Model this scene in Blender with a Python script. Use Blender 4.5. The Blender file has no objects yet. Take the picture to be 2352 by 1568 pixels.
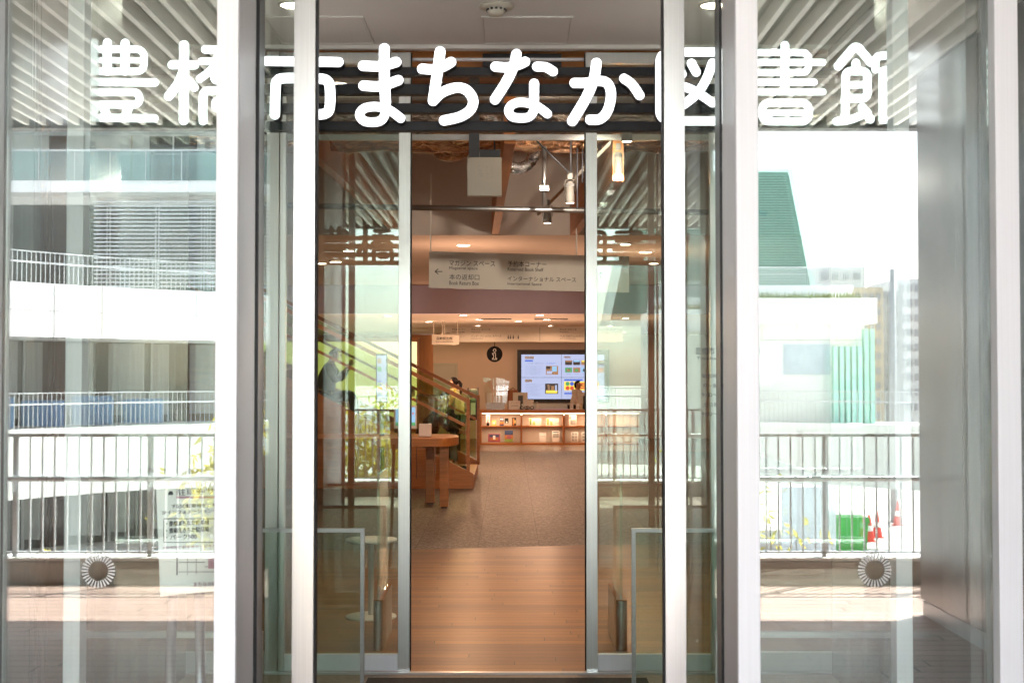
import bpy, bmesh, math, random
from mathutils import Vector, Matrix
random.seed(7)
SC = bpy.context.scene
COL = SC.collection
PI = math.pi
# ------------------------------------------------------------------ camera
F = 3028.0                       # focal length in pixels of a 2352-wide picture
TH = math.atan(76.0 / F)         # slight upward tilt
EYE = 1.6
cam = bpy.data.cameras.new('camera'); camo = bpy.data.objects.new('camera', cam); COL.objects.link(camo)
camo.location = (0, 0, EYE); camo.rotation_euler = (PI / 2 + TH, 0, 0)
cam.sensor_width = 36; cam.lens = F / 2352 * 36; cam.shift_x = 7.0 / 2352
cam.clip_start = 0.05; cam.clip_end = 2000
cam.dof.use_dof = True; cam.dof.focus_distance = 11.0; cam.dof.aperture_fstop = 9.0
SC.camera = camo
SC.view_settings.view_transform = 'Standard'; SC.view_settings.look = 'None'
SC.view_settings.exposure = 3.3; SC.view_settings.gamma = 1
SC.cycles.max_bounces = 14; SC.cycles.transparent_max_bounces = 40; SC.cycles.glossy_bounces = 8
SC.cycles.diffuse_bounces = 4; SC.cycles.use_denoising = True; SC.cycles.sample_clamp_indirect = 6
SC.cycles.caustics_reflective = False; SC.cycles.caustics_refractive = False
# ------------------------------------------------------------------ sky and sun
SUN_EL, SUN_AZ = math.radians(50), math.radians(135)
w = bpy.data.worlds.new('World'); SC.world = w; w.use_nodes = True
nt = w.node_tree; sky = nt.nodes.new('ShaderNodeTexSky'); sky.sky_type = 'NISHITA'; sky.sun_disc = False
sky.sun_elevation = SUN_EL; sky.sun_rotation = SUN_AZ; sky.dust_density = 2.0; sky.air_density = 1.0; sky.ozone_density = 1.0
bg = nt.nodes['Background']; bg.inputs['Strength'].default_value = 0.15
hs0 = nt.nodes.new('ShaderNodeHueSaturation'); hs0.inputs['Saturation'].default_value = .5
nt.links.new(sky.outputs[0], hs0.inputs['Color']); nt.links.new(hs0.outputs[0], bg.inputs[0])
sl = bpy.data.lights.new('sun', 'SUN'); sl.energy = 4.5; sl.angle = math.radians(0.5); sl.color = (1, .95, .88)
so = bpy.data.objects.new('sun', sl); COL.objects.link(so)
sd = Vector((math.cos(SUN_EL) * math.sin(SUN_AZ), math.cos(SUN_EL) * math.cos(SUN_AZ), math.sin(SUN_EL)))
so.rotation_euler = sd.to_track_quat('Z', 'Y').to_euler(); so.location = (20, -20, 30)
# ------------------------------------------------------------------ pixel <-> place (2352x1568 reading of the photograph)
ct, st = math.cos(TH), math.sin(TH)
def P(x, y, V):
    dx, dy = (x - 1169) / F, (784 - y) / F
    t = V / (ct - dy * st)
    return dx * t, EYE + (st + dy * ct) * t
def VF(y, z=0.0):
    dy = (784 - y) / F
    return (z - EYE) * (ct - dy * st) / (st + dy * ct)
def X(x, V): return (x - 1169) / F * V
def Z(y, V): return P(1169, y, V)[1]
D0, D1, DL, D2 = 3.45, 3.93, 4.36, VF(1545)
G = D0 + 0.05                    # plane of the front glass
def RY(V): return 2 * G - V      # real y of a thing seen mirrored at depth V
# ------------------------------------------------------------------ materials
def lin(h):
    v = [int(h[i:i + 2], 16) / 255 for i in (0, 2, 4)]
    return tuple(c / 12.92 if c <= .04045 else ((c + .055) / 1.055) ** 2.4 for c in v)
def mat(name, col, rough=.6, metal=0., noise=.08, scale=8., bump=0., stretch=(1, 1, 1), spec=.5, emit=None, es=0., cols=None):
    m = bpy.data.materials.new(name); m.use_nodes = True; t = m.node_tree; n = t.nodes; l = t.links
    b = n['Principled BSDF']
    if isinstance(col, str): col = lin(col)
    b.inputs['Roughness'].default_value = rough; b.inputs['Metallic'].default_value = metal
    b.inputs['Specular IOR Level'].default_value = spec
    tc = n.new('ShaderNodeTexCoord'); mp = n.new('ShaderNodeMapping'); mp.inputs['Scale'].default_value = stretch
    l.new(tc.outputs['Object'], mp.inputs['Vector'])
    nz = n.new('ShaderNodeTexNoise'); nz.inputs['Scale'].default_value = scale; nz.inputs['Detail'].default_value = 5
    l.new(mp.outputs[0], nz.inputs['Vector'])
    cr = n.new('ShaderNodeValToRGB'); e = cr.color_ramp.elements
    c2 = cols or (tuple(c * (1 - noise) for c in col), tuple(min(1, c * (1 + noise)) for c in col))
    e[0].position = .3; e[1].position = .7
    e[0].color = (*c2[0], 1); e[1].color = (*c2[1], 1)
    l.new(nz.outputs['Fac'], cr.inputs[0]); l.new(cr.outputs[0], b.inputs['Base Color'])
    if bump:
        bp = n.new('ShaderNodeBump'); bp.inputs['Strength'].default_value = bump; bp.inputs['Distance'].default_value = .01
        l.new(nz.outputs['Fac'], bp.inputs['Height']); l.new(bp.outputs[0], b.inputs['Normal'])
    if emit:
        if isinstance(emit, str): emit = lin(emit)
        b.inputs['Emission Color'].default_value = (*emit, 1); b.inputs['Emission Strength'].default_value = es
    return m
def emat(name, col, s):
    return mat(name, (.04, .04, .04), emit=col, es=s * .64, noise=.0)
def glass(name, R0, tint=(.93, .97, .95), rough=0.0):
    m = bpy.data.materials.new(name); m.use_nodes = True; t = m.node_tree; n = t.nodes; l = t.links
    n.remove(n['Principled BSDF']); out = n['Material Output']
    tr = n.new('ShaderNodeBsdfTransparent'); tr.inputs[0].default_value = (*tint, 1)
    gl = n.new('ShaderNodeBsdfGlossy'); gl.inputs['Roughness'].default_value = rough; gl.inputs[0].default_value = (.97, 1, .99, 1)
    lw = n.new('ShaderNodeLayerWeight'); lw.inputs[0].default_value = .5
    pw = n.new('ShaderNodeMath'); pw.operation = 'POWER'; pw.inputs[1].default_value = 5; l.new(lw.outputs['Facing'], pw.inputs[0])
    ma = n.new('ShaderNodeMath'); ma.operation = 'MULTIPLY_ADD'; ma.inputs[1].default_value = 1 - R0; ma.inputs[2].default_value = R0
    l.new(pw.outputs[0], ma.inputs[0])
    mx = n.new('ShaderNodeMixShader'); l.new(ma.outputs[0], mx.inputs[0]); l.new(tr.outputs[0], mx.inputs[1]); l.new(gl.outputs[0], mx.inputs[2])
    l.new(mx.outputs[0], out.inputs[0])
    return m
def planks(name, c1, c2, gap, bw, bh, ms, rough=.4, axis='xy', grain=.35, offs=(0, 0), bump=.15, spec=.5):
    m = bpy.data.materials.new(name); m.use_nodes = True; t = m.node_tree; n = t.nodes; l = t.links; b = n['Principled BSDF']
    tc = n.new('ShaderNodeTexCoord'); src = tc.outputs['Object']
    sx = n.new('ShaderNodeSeparateXYZ'); cx = n.new('ShaderNodeCombineXYZ'); l.new(src, sx.inputs[0])
    l.new(sx.outputs['XYZ'.index(axis[0].upper())], cx.inputs[0]); l.new(sx.outputs['XYZ'.index(axis[1].upper())], cx.inputs[1])
    dv = n.new('ShaderNodeMath'); dv.operation = 'DIVIDE'; dv.inputs[1].default_value = bh; l.new(sx.outputs['XYZ'.index(axis[1].upper())], dv.inputs[0])
    fl = n.new('ShaderNodeMath'); fl.operation = 'FLOOR'; l.new(dv.outputs[0], fl.inputs[0])
    wn = n.new('ShaderNodeTexWhiteNoise'); wn.noise_dimensions = '1D'; l.new(fl.outputs[0], wn.inputs['W'])
    sh = n.new('ShaderNodeMath'); sh.operation = 'MULTIPLY_ADD'; sh.inputs[1].default_value = bw; l.new(wn.outputs['Value'], sh.inputs[0]); l.new(sx.outputs['XYZ'.index(axis[0].upper())], sh.inputs[2])
    c3 = n.new('ShaderNodeCombineXYZ'); l.new(sh.outputs[0], c3.inputs[0]); l.new(sx.outputs['XYZ'.index(axis[1].upper())], c3.inputs[1])
    mp = n.new('ShaderNodeMapping'); mp.inputs['Location'].default_value = (offs[0], offs[1], 0); l.new(c3.outputs[0], mp.inputs['Vector'])
    br = n.new('ShaderNodeTexBrick'); br.inputs['Scale'].default_value = 1; br.inputs['Brick Width'].default_value = bw
    br.inputs['Row Height'].default_value = bh; br.inputs['Mortar Size'].default_value = ms; br.inputs['Mortar Smooth'].default_value = .1
    br.offset = 0
    br.inputs['Color1'].default_value = (*lin(c1), 1); br.inputs['Color2'].default_value = (*lin(c2), 1); br.inputs['Mortar'].default_value = (*lin(gap), 1)
    l.new(mp.outputs[0], br.inputs['Vector'])
    m2 = n.new('ShaderNodeMapping'); m2.inputs['Scale'].default_value = (1.5, 18, 1); l.new(cx.outputs[0], m2.inputs['Vector'])
    nz = n.new('ShaderNodeTexNoise'); nz.inputs['Scale'].default_value = 3; nz.inputs['Detail'].default_value = 6; l.new(m2.outputs[0], nz.inputs['Vector'])
    rmp = n.new('ShaderNodeMapRange'); rmp.inputs[1].default_value = .25; rmp.inputs[2].default_value = .75
    rmp.inputs[3].default_value = 1 - grain; rmp.inputs[4].default_value = 1 + grain * .4; l.new(nz.outputs['Fac'], rmp.inputs[0])
    mx = n.new('ShaderNodeMix'); mx.data_type = 'RGBA'; mx.blend_type = 'MULTIPLY'; mx.inputs[0].default_value = 1
    l.new(br.outputs['Color'], mx.inputs[6]); l.new(rmp.outputs[0], mx.inputs[7]); l.new(mx.outputs[2], b.inputs['Base Color'])
    b.inputs['Roughness'].default_value = rough; b.inputs['Specular IOR Level'].default_value = spec
    bp = n.new('ShaderNodeBump'); bp.inputs['Strength'].default_value = bump; bp.inputs['Distance'].default_value = .004; bp.invert = True
    l.new(br.outputs['Fac'], bp.inputs['Height']); l.new(bp.outputs[0], b.inputs['Normal'])
    return m
def stone(name):
    m = bpy.data.materials.new(name); m.use_nodes = True; t = m.node_tree; n = t.nodes; l = t.links; b = n['Principled BSDF']
    tc = n.new('ShaderNodeTexCoord')
    vo = n.new('ShaderNodeTexVoronoi'); vo.inputs['Scale'].default_value = 55; l.new(tc.outputs['Object'], vo.inputs['Vector'])
    cr = n.new('ShaderNodeValToRGB'); e = cr.color_ramp.elements; e[0].color = (*lin('524d48'), 1); e[1].color = (*lin('9a938b'), 1)
    mid = cr.color_ramp.elements.new(.55); mid.color = (*lin('756f68'), 1)
    sp = n.new('ShaderNodeSeparateColor'); l.new(vo.outputs['Color'], sp.inputs[0]); l.new(sp.outputs[0], cr.inputs[0])
    mp = n.new('ShaderNodeMapping'); mp.inputs['Location'].default_value = (.29, 0, 0); l.new(tc.outputs['Object'], mp.inputs['Vector'])
    br = n.new('ShaderNodeTexBrick'); br.inputs['Scale'].default_value = 1; br.offset = 0; br.inputs['Brick Width'].default_value = .573
    br.inputs['Row Height'].default_value = 1.146; br.inputs['Mortar Size'].default_value = .0035
    br.inputs['Color1'].default_value = (1, 1, 1, 1); br.inputs['Color2'].default_value = (.9, .9, .9, 1); br.inputs['Mortar'].default_value = (.45, .42, .4, 1)
    l.new(mp.outputs[0], br.inputs['Vector'])
    mx = n.new('ShaderNodeMix'); mx.data_type = 'RGBA'; mx.blend_type = 'MULTIPLY'; mx.inputs[0].default_value = 1
    l.new(cr.outputs[0], mx.inputs[6]); l.new(br.outputs['Color'], mx.inputs[7]); l.new(mx.outputs[2], b.inputs['Base Color'])
    b.inputs['Roughness'].default_value = .5
    return m
def foil(name, c1, c2):
    m = bpy.data.materials.new(name); m.use_nodes = True; t = m.node_tree; n = t.nodes; l = t.links; b = n['Principled BSDF']
    b.inputs['Metallic'].default_value = 1; b.inputs['Roughness'].default_value = .22
    tc = n.new('ShaderNodeTexCoord'); mp = n.new('ShaderNodeMapping'); mp.inputs['Scale'].default_value = (5, 12, 12); mp.inputs['Rotation'].default_value = (0, .4, .3)
    l.new(tc.outputs['Object'], mp.inputs['Vector'])
    nz = n.new('ShaderNodeTexNoise'); nz.inputs['Scale'].default_value = 1.6; nz.inputs['Detail'].default_value = 7; nz.inputs['Distortion'].default_value = 1.6
    l.new(mp.outputs[0], nz.inputs['Vector'])
    cr = n.new('ShaderNodeValToRGB'); e = cr.color_ramp.elements; e[0].color = (*lin(c1), 1); e[1].color = (*lin(c2), 1); e[0].position = .35; e[1].position = .65
    l.new(nz.outputs['Fac'], cr.inputs[0]); l.new(cr.outputs[0], b.inputs['Base Color'])
    bp = n.new('ShaderNodeBump'); bp.inputs['Strength'].default_value = 1; bp.inputs['Distance'].default_value = .05
    l.new(nz.outputs['Fac'], bp.inputs['Height']); l.new(bp.outputs[0], b.inputs['Normal'])
    return m
M = {}
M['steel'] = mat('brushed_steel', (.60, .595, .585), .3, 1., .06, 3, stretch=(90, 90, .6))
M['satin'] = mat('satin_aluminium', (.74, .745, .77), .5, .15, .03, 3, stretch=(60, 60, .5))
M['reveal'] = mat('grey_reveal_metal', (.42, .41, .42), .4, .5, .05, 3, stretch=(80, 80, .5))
M['graypanel'] = mat('grey_metal_panel', (.29, .285, .29), .27, .6, .06, 2, stretch=(40, 40, .6))
M['darkframe'] = mat('dark_anodised_frame', (.03, .03, .032), .35, .4)
M['bar'] = mat('black_sign_bar', (.012, .012, .014), .5, .0, .2, 20, spec=.2)
M['rubber'] = mat('black_rubber', (.015, .015, .015), .7)
M['glass_front'] = glass('front_glass', .115)
M['glass_door'] = glass('door_glass', .055, (.92, .965, .94))
M['glass_in'] = glass('inner_glass', .105, (.90, .95, .92))
M['glass_stair'] = glass('green_stair_glass', .05, (.80, .85, .68))
M['spotgrey'] = mat('warm_grey_lamp_paint', (.24, .225, .2), .5)
M['guardsteel'] = mat('brushed_guard_steel', (.40, .40, .40), .34, 1., .08, 4, stretch=(1, 1, 30))
M['guard_glass'] = glass('guard_glass', .045, (.86, .92, .88))
M['acrylic'] = glass('clear_acrylic', .06, (.95, .95, .94))
M['frost'] = glass('balcony_glass', .12, (.55, .70, .68), .1)
M['letter'] = emat('letter_white_light', (.95, .97, 1), .6)
M['letterside'] = mat('letter_dark_return', (.03, .028, .026), .5)
M['decal'] = mat('frosted_white_film', (.55, .56, .55), .6)
M['greyprint'] = mat('grey_print', (.09, .095, .1), .6)
M['deck'] = planks('deck_boards', 'b59c91', 'a48b80', '43352f', 2.4, .14, .006, .6, 'xy', .2)
M['curb'] = mat('curb_concrete', (.40, .375, .35), .8, 0, .12, 6, .1)
M['coping'] = mat('white_coping', (.8, .8, .78), .6)
M['soffit'] = mat('grey_soffit', (.13, .128, .125), .7, 0, .05)
M['slat'] = mat('pale_soffit_slat', (.72, .70, .66), .55, 0, .04)
M['vceil'] = mat('vestibule_ceiling_paint', (.78, .755, .73), .8, 0, .02, 3)
M['paint'] = mat('warm_white_paint', (.76, .57, .46), .8, 0, .02, 3)
M['beige'] = mat('beige_wall_paint', (.62, .55, .49), .8, 0, .02, 3)
M['ceil'] = mat('ceiling_paint', (.80, .70, .63), .85, 0, .03, 2)
M['lav'] = mat('bulkhead_daylight_tint', (.80, .76, .97), .8, 0, .02, 3)  # bluish cast of daylight is put into this colour
M['wood'] = mat('oak_wood', 'b9763c', .4, 0, .18, 3, stretch=(1, 1, 14))
M['woodh'] = mat('oak_wood_level_grain', 'b9763c', .4, 0, .18, 3, stretch=(1, 8, 14))
M['beam'] = mat('timber_beam', 'c07a3e', .5, 0, .15, 3, stretch=(10, .7, 10))
M['woodwall'] = mat('wood_wall_panel', '9a5a28', .5, 0, .2, 3, stretch=(14, 14, .7))
M['woodfloor'] = planks('wood_floor', '97621c', '6c4011', '2a1607', 1.45, .095, .003, .36, 'xy', .35)
M['stone'] = stone('speckled_stone')
M['foil'] = foil('silver_foil', '6a6664', 'e8e4e0')
M['foilo'] = foil('copper_tinted_foil', '7a5238', 'e8b890')
M['galv'] = mat('galvanised_steel', (.45, .46, .46), .35, .9, .1, 6)
M['conduit'] = mat('dark_grey_conduit', (.06, .065, .075), .5, .2)
M['white'] = mat('white_plastic', (.75, .73, .70), .5, 0, .02)
M['ivory'] = mat('ivory_plastic', (.68, .64, .55), .5)
M['black'] = mat('black_plastic', (.012, .012, .013), .4)
M['ink'] = mat('black_ink', (.008, .008, .009), .7, spec=.1)
M['signboard'] = mat('warm_white_signboard', (.66, .62, .54), .6, 0, .02)
M['paper'] = mat('white_paper', (.8, .79, .77), .7, 0, .02)
M['lamp'] = emat('warm_lamp_glow', (1, .82, .6), 6.)
M['niche'] = emat('lit_wall_glow', (1, .84, .42), .22)  # no lamp: the light falling on the yellow wall, given as glow
M['led'] = emat('warm_led_strip', (1, .72, .45), 2.)
M['screen'] = emat('screen_light', (.60, .68, 1.), .135)
M['scr_blue'] = emat('screen_blue', (.05, .12, .55), .2)
M['scr_txt'] = emat('screen_text', (.25, .27, .4), .16)
M['scr_dark'] = emat('screen_dark_photo', (.05, .04, .04), .15)
M['scr_brown'] = emat('screen_brown_photo', (.45, .22, .1), .15)
M['scr_green'] = emat('screen_green_photo', (.1, .4, .15), .16)
M['scr_yellow'] = emat('screen_yellow', (1, .75, .1), .19)
M['scr_red'] = emat('screen_red', (.75, .1, .05), .17)
M['scr_teal'] = emat('screen_sky_photo', (.3, .55, .8), .18)
M['skin'] = mat('skin', 'c99878', .5, 0, .05)
M['hair'] = mat('black_hair', (.01, .008, .008), .6, spec=.15)
M['cream'] = mat('cream_cloth', 'd8cba8', .8)
M['shirt'] = mat('white_cloth', 'd8d0c6', .8)
M['darkcloth'] = mat('dark_cloth', (.02, .022, .03), .8)
M['teal'] = mat('dark_teal_cloth', (.012, .022, .025), .8)
M['grey_cloth'] = mat('grey_trousers', '7a6f62', .8)
M['pink'] = mat('pink_cushion', 'b8505a', .8)
M['yellowcloth'] = mat('yellow_lanyard', 'd8c020', .7)
M['fascia'] = mat('white_building_panel', (.88, .88, .88), .5, 0, .04, 1.2, stretch=(1, 1, .15))
M['cream_panel'] = mat('pale_green_cream_panel', (.82, .83, .77), .6, 0, .03, 1)
M['bwall'] = mat('pale_render_wall', (.66, .66, .65), .7, 0, .04, .6)
M['dglass'] = mat('dark_glazing', (.02, .023, .025), .08, 0, .2, 1)
M['curtain'] = mat('grey_curtain', (.35, .36, .34), .8, 0, .2, 2, stretch=(6, 6, .2))
M['bluewrap'] = mat('blue_tarp', (.10, .22, .38), .6)
M['railw'] = mat('pale_metal_rail', (.6, .61, .62), .4, .5)
M['railg'] = mat('galvanised_rail', (.62, .66, .70), .45, .35, .08, 8)
M['greenglass'] = mat('green_glass_cladding', (.02, .12, .10), .2, 0, .15, 2)
M['greenedge'] = mat('pale_green_edge', (.45, .68, .60), .4)
M['mint'] = mat('mint_fin', (.36, .70, .60), .5)
M['bluegrey'] = mat('blue_grey_panel', (.52, .58, .62), .6)
M['street'] = mat('street_paving', (.5, .49, .47), .8, 0, .1, 1)
M['green'] = mat('green_plastic', (.03, .45, .06), .45)
M['red'] = mat('red_plastic', (.65, .03, .015), .45)
M['bark'] = mat('bark', (.12, .085, .05), .9)
M['leaf'] = mat('yellow_green_leaf', (.12, .14, .02), .6, 0, .5, 6, cols=((.13, .14, .022), (.34, .29, .05)))
def leafy(m):
    t = m.node_tree; n = t.nodes; l = t.links; b = n['Principled BSDF']; out = n['Material Output']
    tl_ = n.new('ShaderNodeBsdfTranslucent'); mx = n.new('ShaderNodeMixShader'); mx.inputs[0].default_value = .55
    src = b.inputs['Base Color'].links[0].from_socket
    hs_ = n.new('ShaderNodeHueSaturation'); hs_.inputs['Value'].default_value = 1.9; l.new(src, hs_.inputs['Color']); l.new(hs_.outputs[0], tl_.inputs[0])
    l.new(b.outputs[0], mx.inputs[1]); l.new(tl_.outputs[0], mx.inputs[2]); l.new(mx.outputs[0], out.inputs[0])
leafy(M['leaf'])
M['grass'] = mat('planter_leaf', (.14, .17, .05), .7, 0, .4, 6)
M['cityA'] = mat('city_wall_pale', (.6, .6, .6), .8); M['cityB'] = mat('city_wall_tan', (.5, .42, .32), .8); M['cityC'] = mat('city_wall_grey', (.32, .33, .35), .8)
M['mat'] = mat('dark_entrance_mat', (.05, .045, .042), .95, 0, .4, 120)
M['mauve'] = mat('mauve_print', (.45, .22, .3), .6)
# ------------------------------------------------------------------ mesh helpers
def wloc(o):
    v = Vector((0, 0, 0))
    while o is not None: v += o.location; o = o.parent
    return v
class MB:
    def __init__(s): s.v, s.f, s.m, s.sm = [], [], [], []
    def add(s, vs, fs, mi=0, smooth=False):
        o = len(s.v); s.v += [tuple(v) for v in vs]
        for f in fs: s.f.append(tuple(i + o for i in f)); s.m.append(mi); s.sm.append(smooth)
        return s
    def box(s, x0, x1, y0, y1, z0, z1, mi=0):
        x0, x1 = min(x0, x1), max(x0, x1); y0, y1 = min(y0, y1), max(y0, y1); z0, z1 = min(z0, z1), max(z0, z1)
        return s.add([(x0, y0, z0), (x1, y0, z0), (x1, y1, z0), (x0, y1, z0), (x0, y0, z1), (x1, y0, z1), (x1, y1, z1), (x0, y1, z1)],
                     [(0, 3, 2, 1), (4, 5, 6, 7), (0, 1, 5, 4), (1, 2, 6, 5), (2, 3, 7, 6), (3, 0, 4, 7)], mi)
    def pbox(s, x0, x1, y0, y1, V, d=.02, mi=0):
        X0, Zb = P(x0, y1, V); X1, Zt = P(x1, y0, V)
        return s.box(X0, X1, V, V + d, Zb, Zt, mi)
    def rbox(s, x0, x1, y0, y1, V, d=.02, mi=0):      # seen mirrored: extends away from the glass
        X0, Zb = P(x0, y1, V); X1, Zt = P(x1, y0, V)
        return s.box(X0, X1, RY(V), RY(V) - d, Zb, Zt, mi)
    def prism(s, pts, y0, y1, mi=0):                  # polygon in x,z extruded in y
        n = len(pts); vs = [(p[0], y0, p[1]) for p in pts] + [(p[0], y1, p[1]) for p in pts]
        return s.add(vs, [tuple(range(n)), tuple(range(2 * n - 1, n - 1, -1))] + [(i, i + n, (i + 1) % n + n, (i + 1) % n) for i in range(n)], mi)
    def prismz(s, pts, z0, z1, mi=0):
        n = len(pts); vs = [(p[0], p[1], z0) for p in pts] + [(p[0], p[1], z1) for p in pts]
        return s.add(vs, [tuple(range(n - 1, -1, -1)), tuple(range(n, 2 * n))] + [(i, (i + 1) % n, (i + 1) % n + n, i + n) for i in range(n)], mi)
    def tube(s, pts, r, seg=10, mi=0, caps=True):
        pts = [Vector(p) for p in pts]; n = len(pts); rs = r if isinstance(r, (list, tuple)) else [r] * n
        vs = []; prev = None
        for i, p in enumerate(pts):
            d = (pts[min(i + 1, n - 1)] - pts[max(i - 1, 0)]).normalized()
            a = d.orthogonal().normalized() if prev is None else (prev - d * prev.dot(d)).normalized()
            prev = a; b = d.cross(a)
            for k in range(seg):
                q = 2 * PI * k / seg; vs.append(p + (a * math.cos(q) + b * math.sin(q)) * rs[i])
        fs = [(i * seg + k, i * seg + (k + 1) % seg, (i + 1) * seg + (k + 1) % seg, (i + 1) * seg + k) for i in range(n - 1) for k in range(seg)]
        s.add(vs, fs, mi, True)
        if caps:
            o = len(s.v) - len(vs)
            s.f += [tuple(range(o + seg - 1, o - 1, -1)), tuple(range(o + (n - 1) * seg, o + n * seg))]; s.m += [mi, mi]; s.sm += [False, False]
        return s
    def lathe(s, c, prof, seg=24, mi=0):              # profile of (radius, z)
        n = len(prof); vs = [(c[0] + r * math.cos(2 * PI * k / seg), c[1] + r * math.sin(2 * PI * k / seg), c[2] + z) for r, z in prof for k in range(seg)]
        return s.add(vs, [(i * seg + k, i * seg + (k + 1) % seg, (i + 1) * seg + (k + 1) % seg, (i + 1) * seg + k) for i in range(n - 1) for k in range(seg)], mi, True)
    def ball(s, c, r, seg=14, mi=0):
        rx, ry, rz = r if isinstance(r, (list, tuple)) else (r, r, r)
        vs, fs = [], []; rings = seg // 2
        for i in range(rings + 1):
            a = PI * i / rings
            for k in range(seg):
                q = 2 * PI * k / seg; vs.append((c[0] + rx * math.sin(a) * math.cos(q), c[1] + ry * math.sin(a) * math.sin(q), c[2] + rz * math.cos(a)))
        for i in range(rings):
            for k in range(seg): fs.append((i * seg + k, (i + 1) * seg + k, (i + 1) * seg + (k + 1) % seg, i * seg + (k + 1) % seg))
        return s.add(vs, fs, mi, True)
    def build(s, name, mats, parent=None, bevel=0, loc=None):
        me = bpy.data.meshes.new(name); me.from_pydata(s.v, [], s.f)
        for m in (mats if isinstance(mats, (list, tuple)) else [mats]): me.materials.append(M[m] if isinstance(m, str) else m)
        me.polygons.foreach_set('material_index', s.m); me.polygons.foreach_set('use_smooth', s.sm); me.update()
        o = bpy.data.objects.new(name, me); COL.objects.link(o)
        if parent is not None:
            o.parent = parent; o.location = -wloc(parent)
        if bevel:
            b = o.modifiers.new('bevel', 'BEVEL'); b.width = bevel; b.segments = 2; b.limit_method = 'ANGLE'
        return o
def tag(o, label, cat, group=None, kind=None):
    o['label'] = label; o['category'] = cat
    if group: o['group'] = group
    if kind: o['kind'] = kind
    return o
def empty(name, label, cat, loc=(0, 0, 0), group=None):
    o = bpy.data.objects.new(name, None); COL.objects.link(o); o.location = loc; o.empty_display_size = .1
    return tag(o, label, cat, group)
def struct(name, mb, m, label=None, **k):
    o = mb.build(name, m, **k); o['kind'] = 'structure'
    if label: o['label'] = label
    return o
def copy_tree(o, parent=None):
    c = o.copy(); COL.objects.link(c)
    if parent is not None: c.parent = parent
    for ch in list(o.children): copy_tree(ch, c)
    return c
def text(s, x0, x1, zb, h, y, m, parent, name='lettering', mirror=False, th=.0015, slope=0.):
    """Flat raised lettering facing -y: spans x0..x1, baseline zb, cap height h. mirror: facing +y."""
    cu = bpy.data.curves.new(name, 'FONT'); cu.body = s; cu.size = 1
    t = bpy.data.objects.new(name, cu); COL.objects.link(t)
    dg = bpy.context.evaluated_depsgraph_get(); me = bpy.data.meshes.new_from_object(t.evaluated_get(dg))
    bpy.data.objects.remove(t); bpy.data.curves.remove(cu)
    if not me.vertices: return None
    xs = [v.co.x for v in me.vertices]; ys = [v.co.y for v in me.vertices]
    sx = (x1 - x0) / (max(xs) - min(xs)); sz = h / (max(ys) - min(ys)); mx, my = min(xs), min(ys)
    for v in me.vertices:
        a = x0 + (v.co.x - mx) * sx
        if mirror: a = x1 - (v.co.x - mx) * sx
        v.co = Vector((a, y, zb + (v.co.y - my) * sz + slope * (a - x0)))
    me.materials.clear(); me.materials.append(M[m]); me.name = name
    o = bpy.data.objects.new(name, me); COL.objects.link(o)
    if parent is not None: o.parent = parent; o.location = -wloc(parent)
    sm = o.modifiers.new('solid', 'SOLIDIFY'); sm.thickness = th; sm.offset = 0
    return o
def ptext(s, x0, x1, y0, y1, V, m, parent, **k):
    X0, Zb = P(x0, y1, V); X1, Zt = P(x1, y0, V)
    return text(s, X0, X1, Zb, Zt - Zb, V - .0012, m, parent, **k)
LF = .092                         # dimmer of the interior lamps
def lamp(name, loc, power, size, col=(1, .57, .34), parent=None, spread=PI):
    if spread == PI:               # diffuser lamp: wide beam, lights the walls as well as the floor
        l = bpy.data.lights.new(name, 'SPOT'); l.spot_size = math.radians(172); l.spot_blend = .25; l.shadow_soft_size = size * .3; l.energy = power * LF; l.color = col
    else:
        l = bpy.data.lights.new(name, 'AREA'); l.shape = 'DISK'; l.size = size; l.energy = power * LF; l.color = col; l.spread = spread
    o = bpy.data.objects.new(name, l); COL.objects.link(o)
    if parent is not None: o.parent = parent; o.location = Vector(loc) - wloc(parent)
    else: o.location = loc
    return o
# ================================================================== SETTING OUTSIDE
struct('street_ground', MB().box(-400, 400, -600, 60, -4.2, -3.75), 'street', 'pale paved street below the raised deck')
DK = -RY(10.1)                    # curb face at y = -DK
struct('deck', MB().box(-9, 9, -DK, D0 + 1.35, -.12, 0), 'deck', 'reddish brown boarded terrace deck in front of the entrance')
cb = empty('deck_curb', 'low grey curb with white coping along the terrace edge', 'curb', (0, -DK, 0))
MB().box(-9, 9, -DK - .34, -DK, -.12, .17).build('kerb_face', 'curb', cb)
MB().box(-9, 9, -DK - .38, -DK - .012, .174, .2).build('coping', 'coping', cb, bevel=.004)
MB().box(-9, 9, -DK - .38, -DK - .345, -3.75, .17).build('outer_face', 'bwall', cb)
# terrace railing
rl = empty('terrace_railing', 'galvanised railing with thin balusters and round handrail on the curb', 'railing', (0, -DK - .16, 0))
yr = -DK - .1
MB().box(-9, 9, yr - .015, yr + .015, 1.12, 1.145).build('top_rail', 'railg', rl)
MB().tube([(-9, yr + .06, .80), (9, yr + .06, .80)], .022, 12).build('handrail', 'railg', rl)
MB().box(-9, 9, yr - .02, yr + .02, .225, .24).build('bottom_rail', 'railg', rl)
b = MB()
for i in range(190): b.box(-9 + i * .0947 - .006, -9 + i * .0947 + .006, yr - .008, yr + .008, .24, 1.12)
o = b.build('balusters', 'railg', rl); o['kind'] = 'stuff'
for i in range(-8, 9):
    p = MB(); px = i * 1.04 + .35
    p.box(px - .016, px + .016, yr - .02, yr + .02, .2, 1.12)
    p.tube([(px, yr + .02, .70), (px, yr + .06, .70), (px, yr + .06, .78)], .006, 6)
    p.build('post', 'railg', rl)
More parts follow.
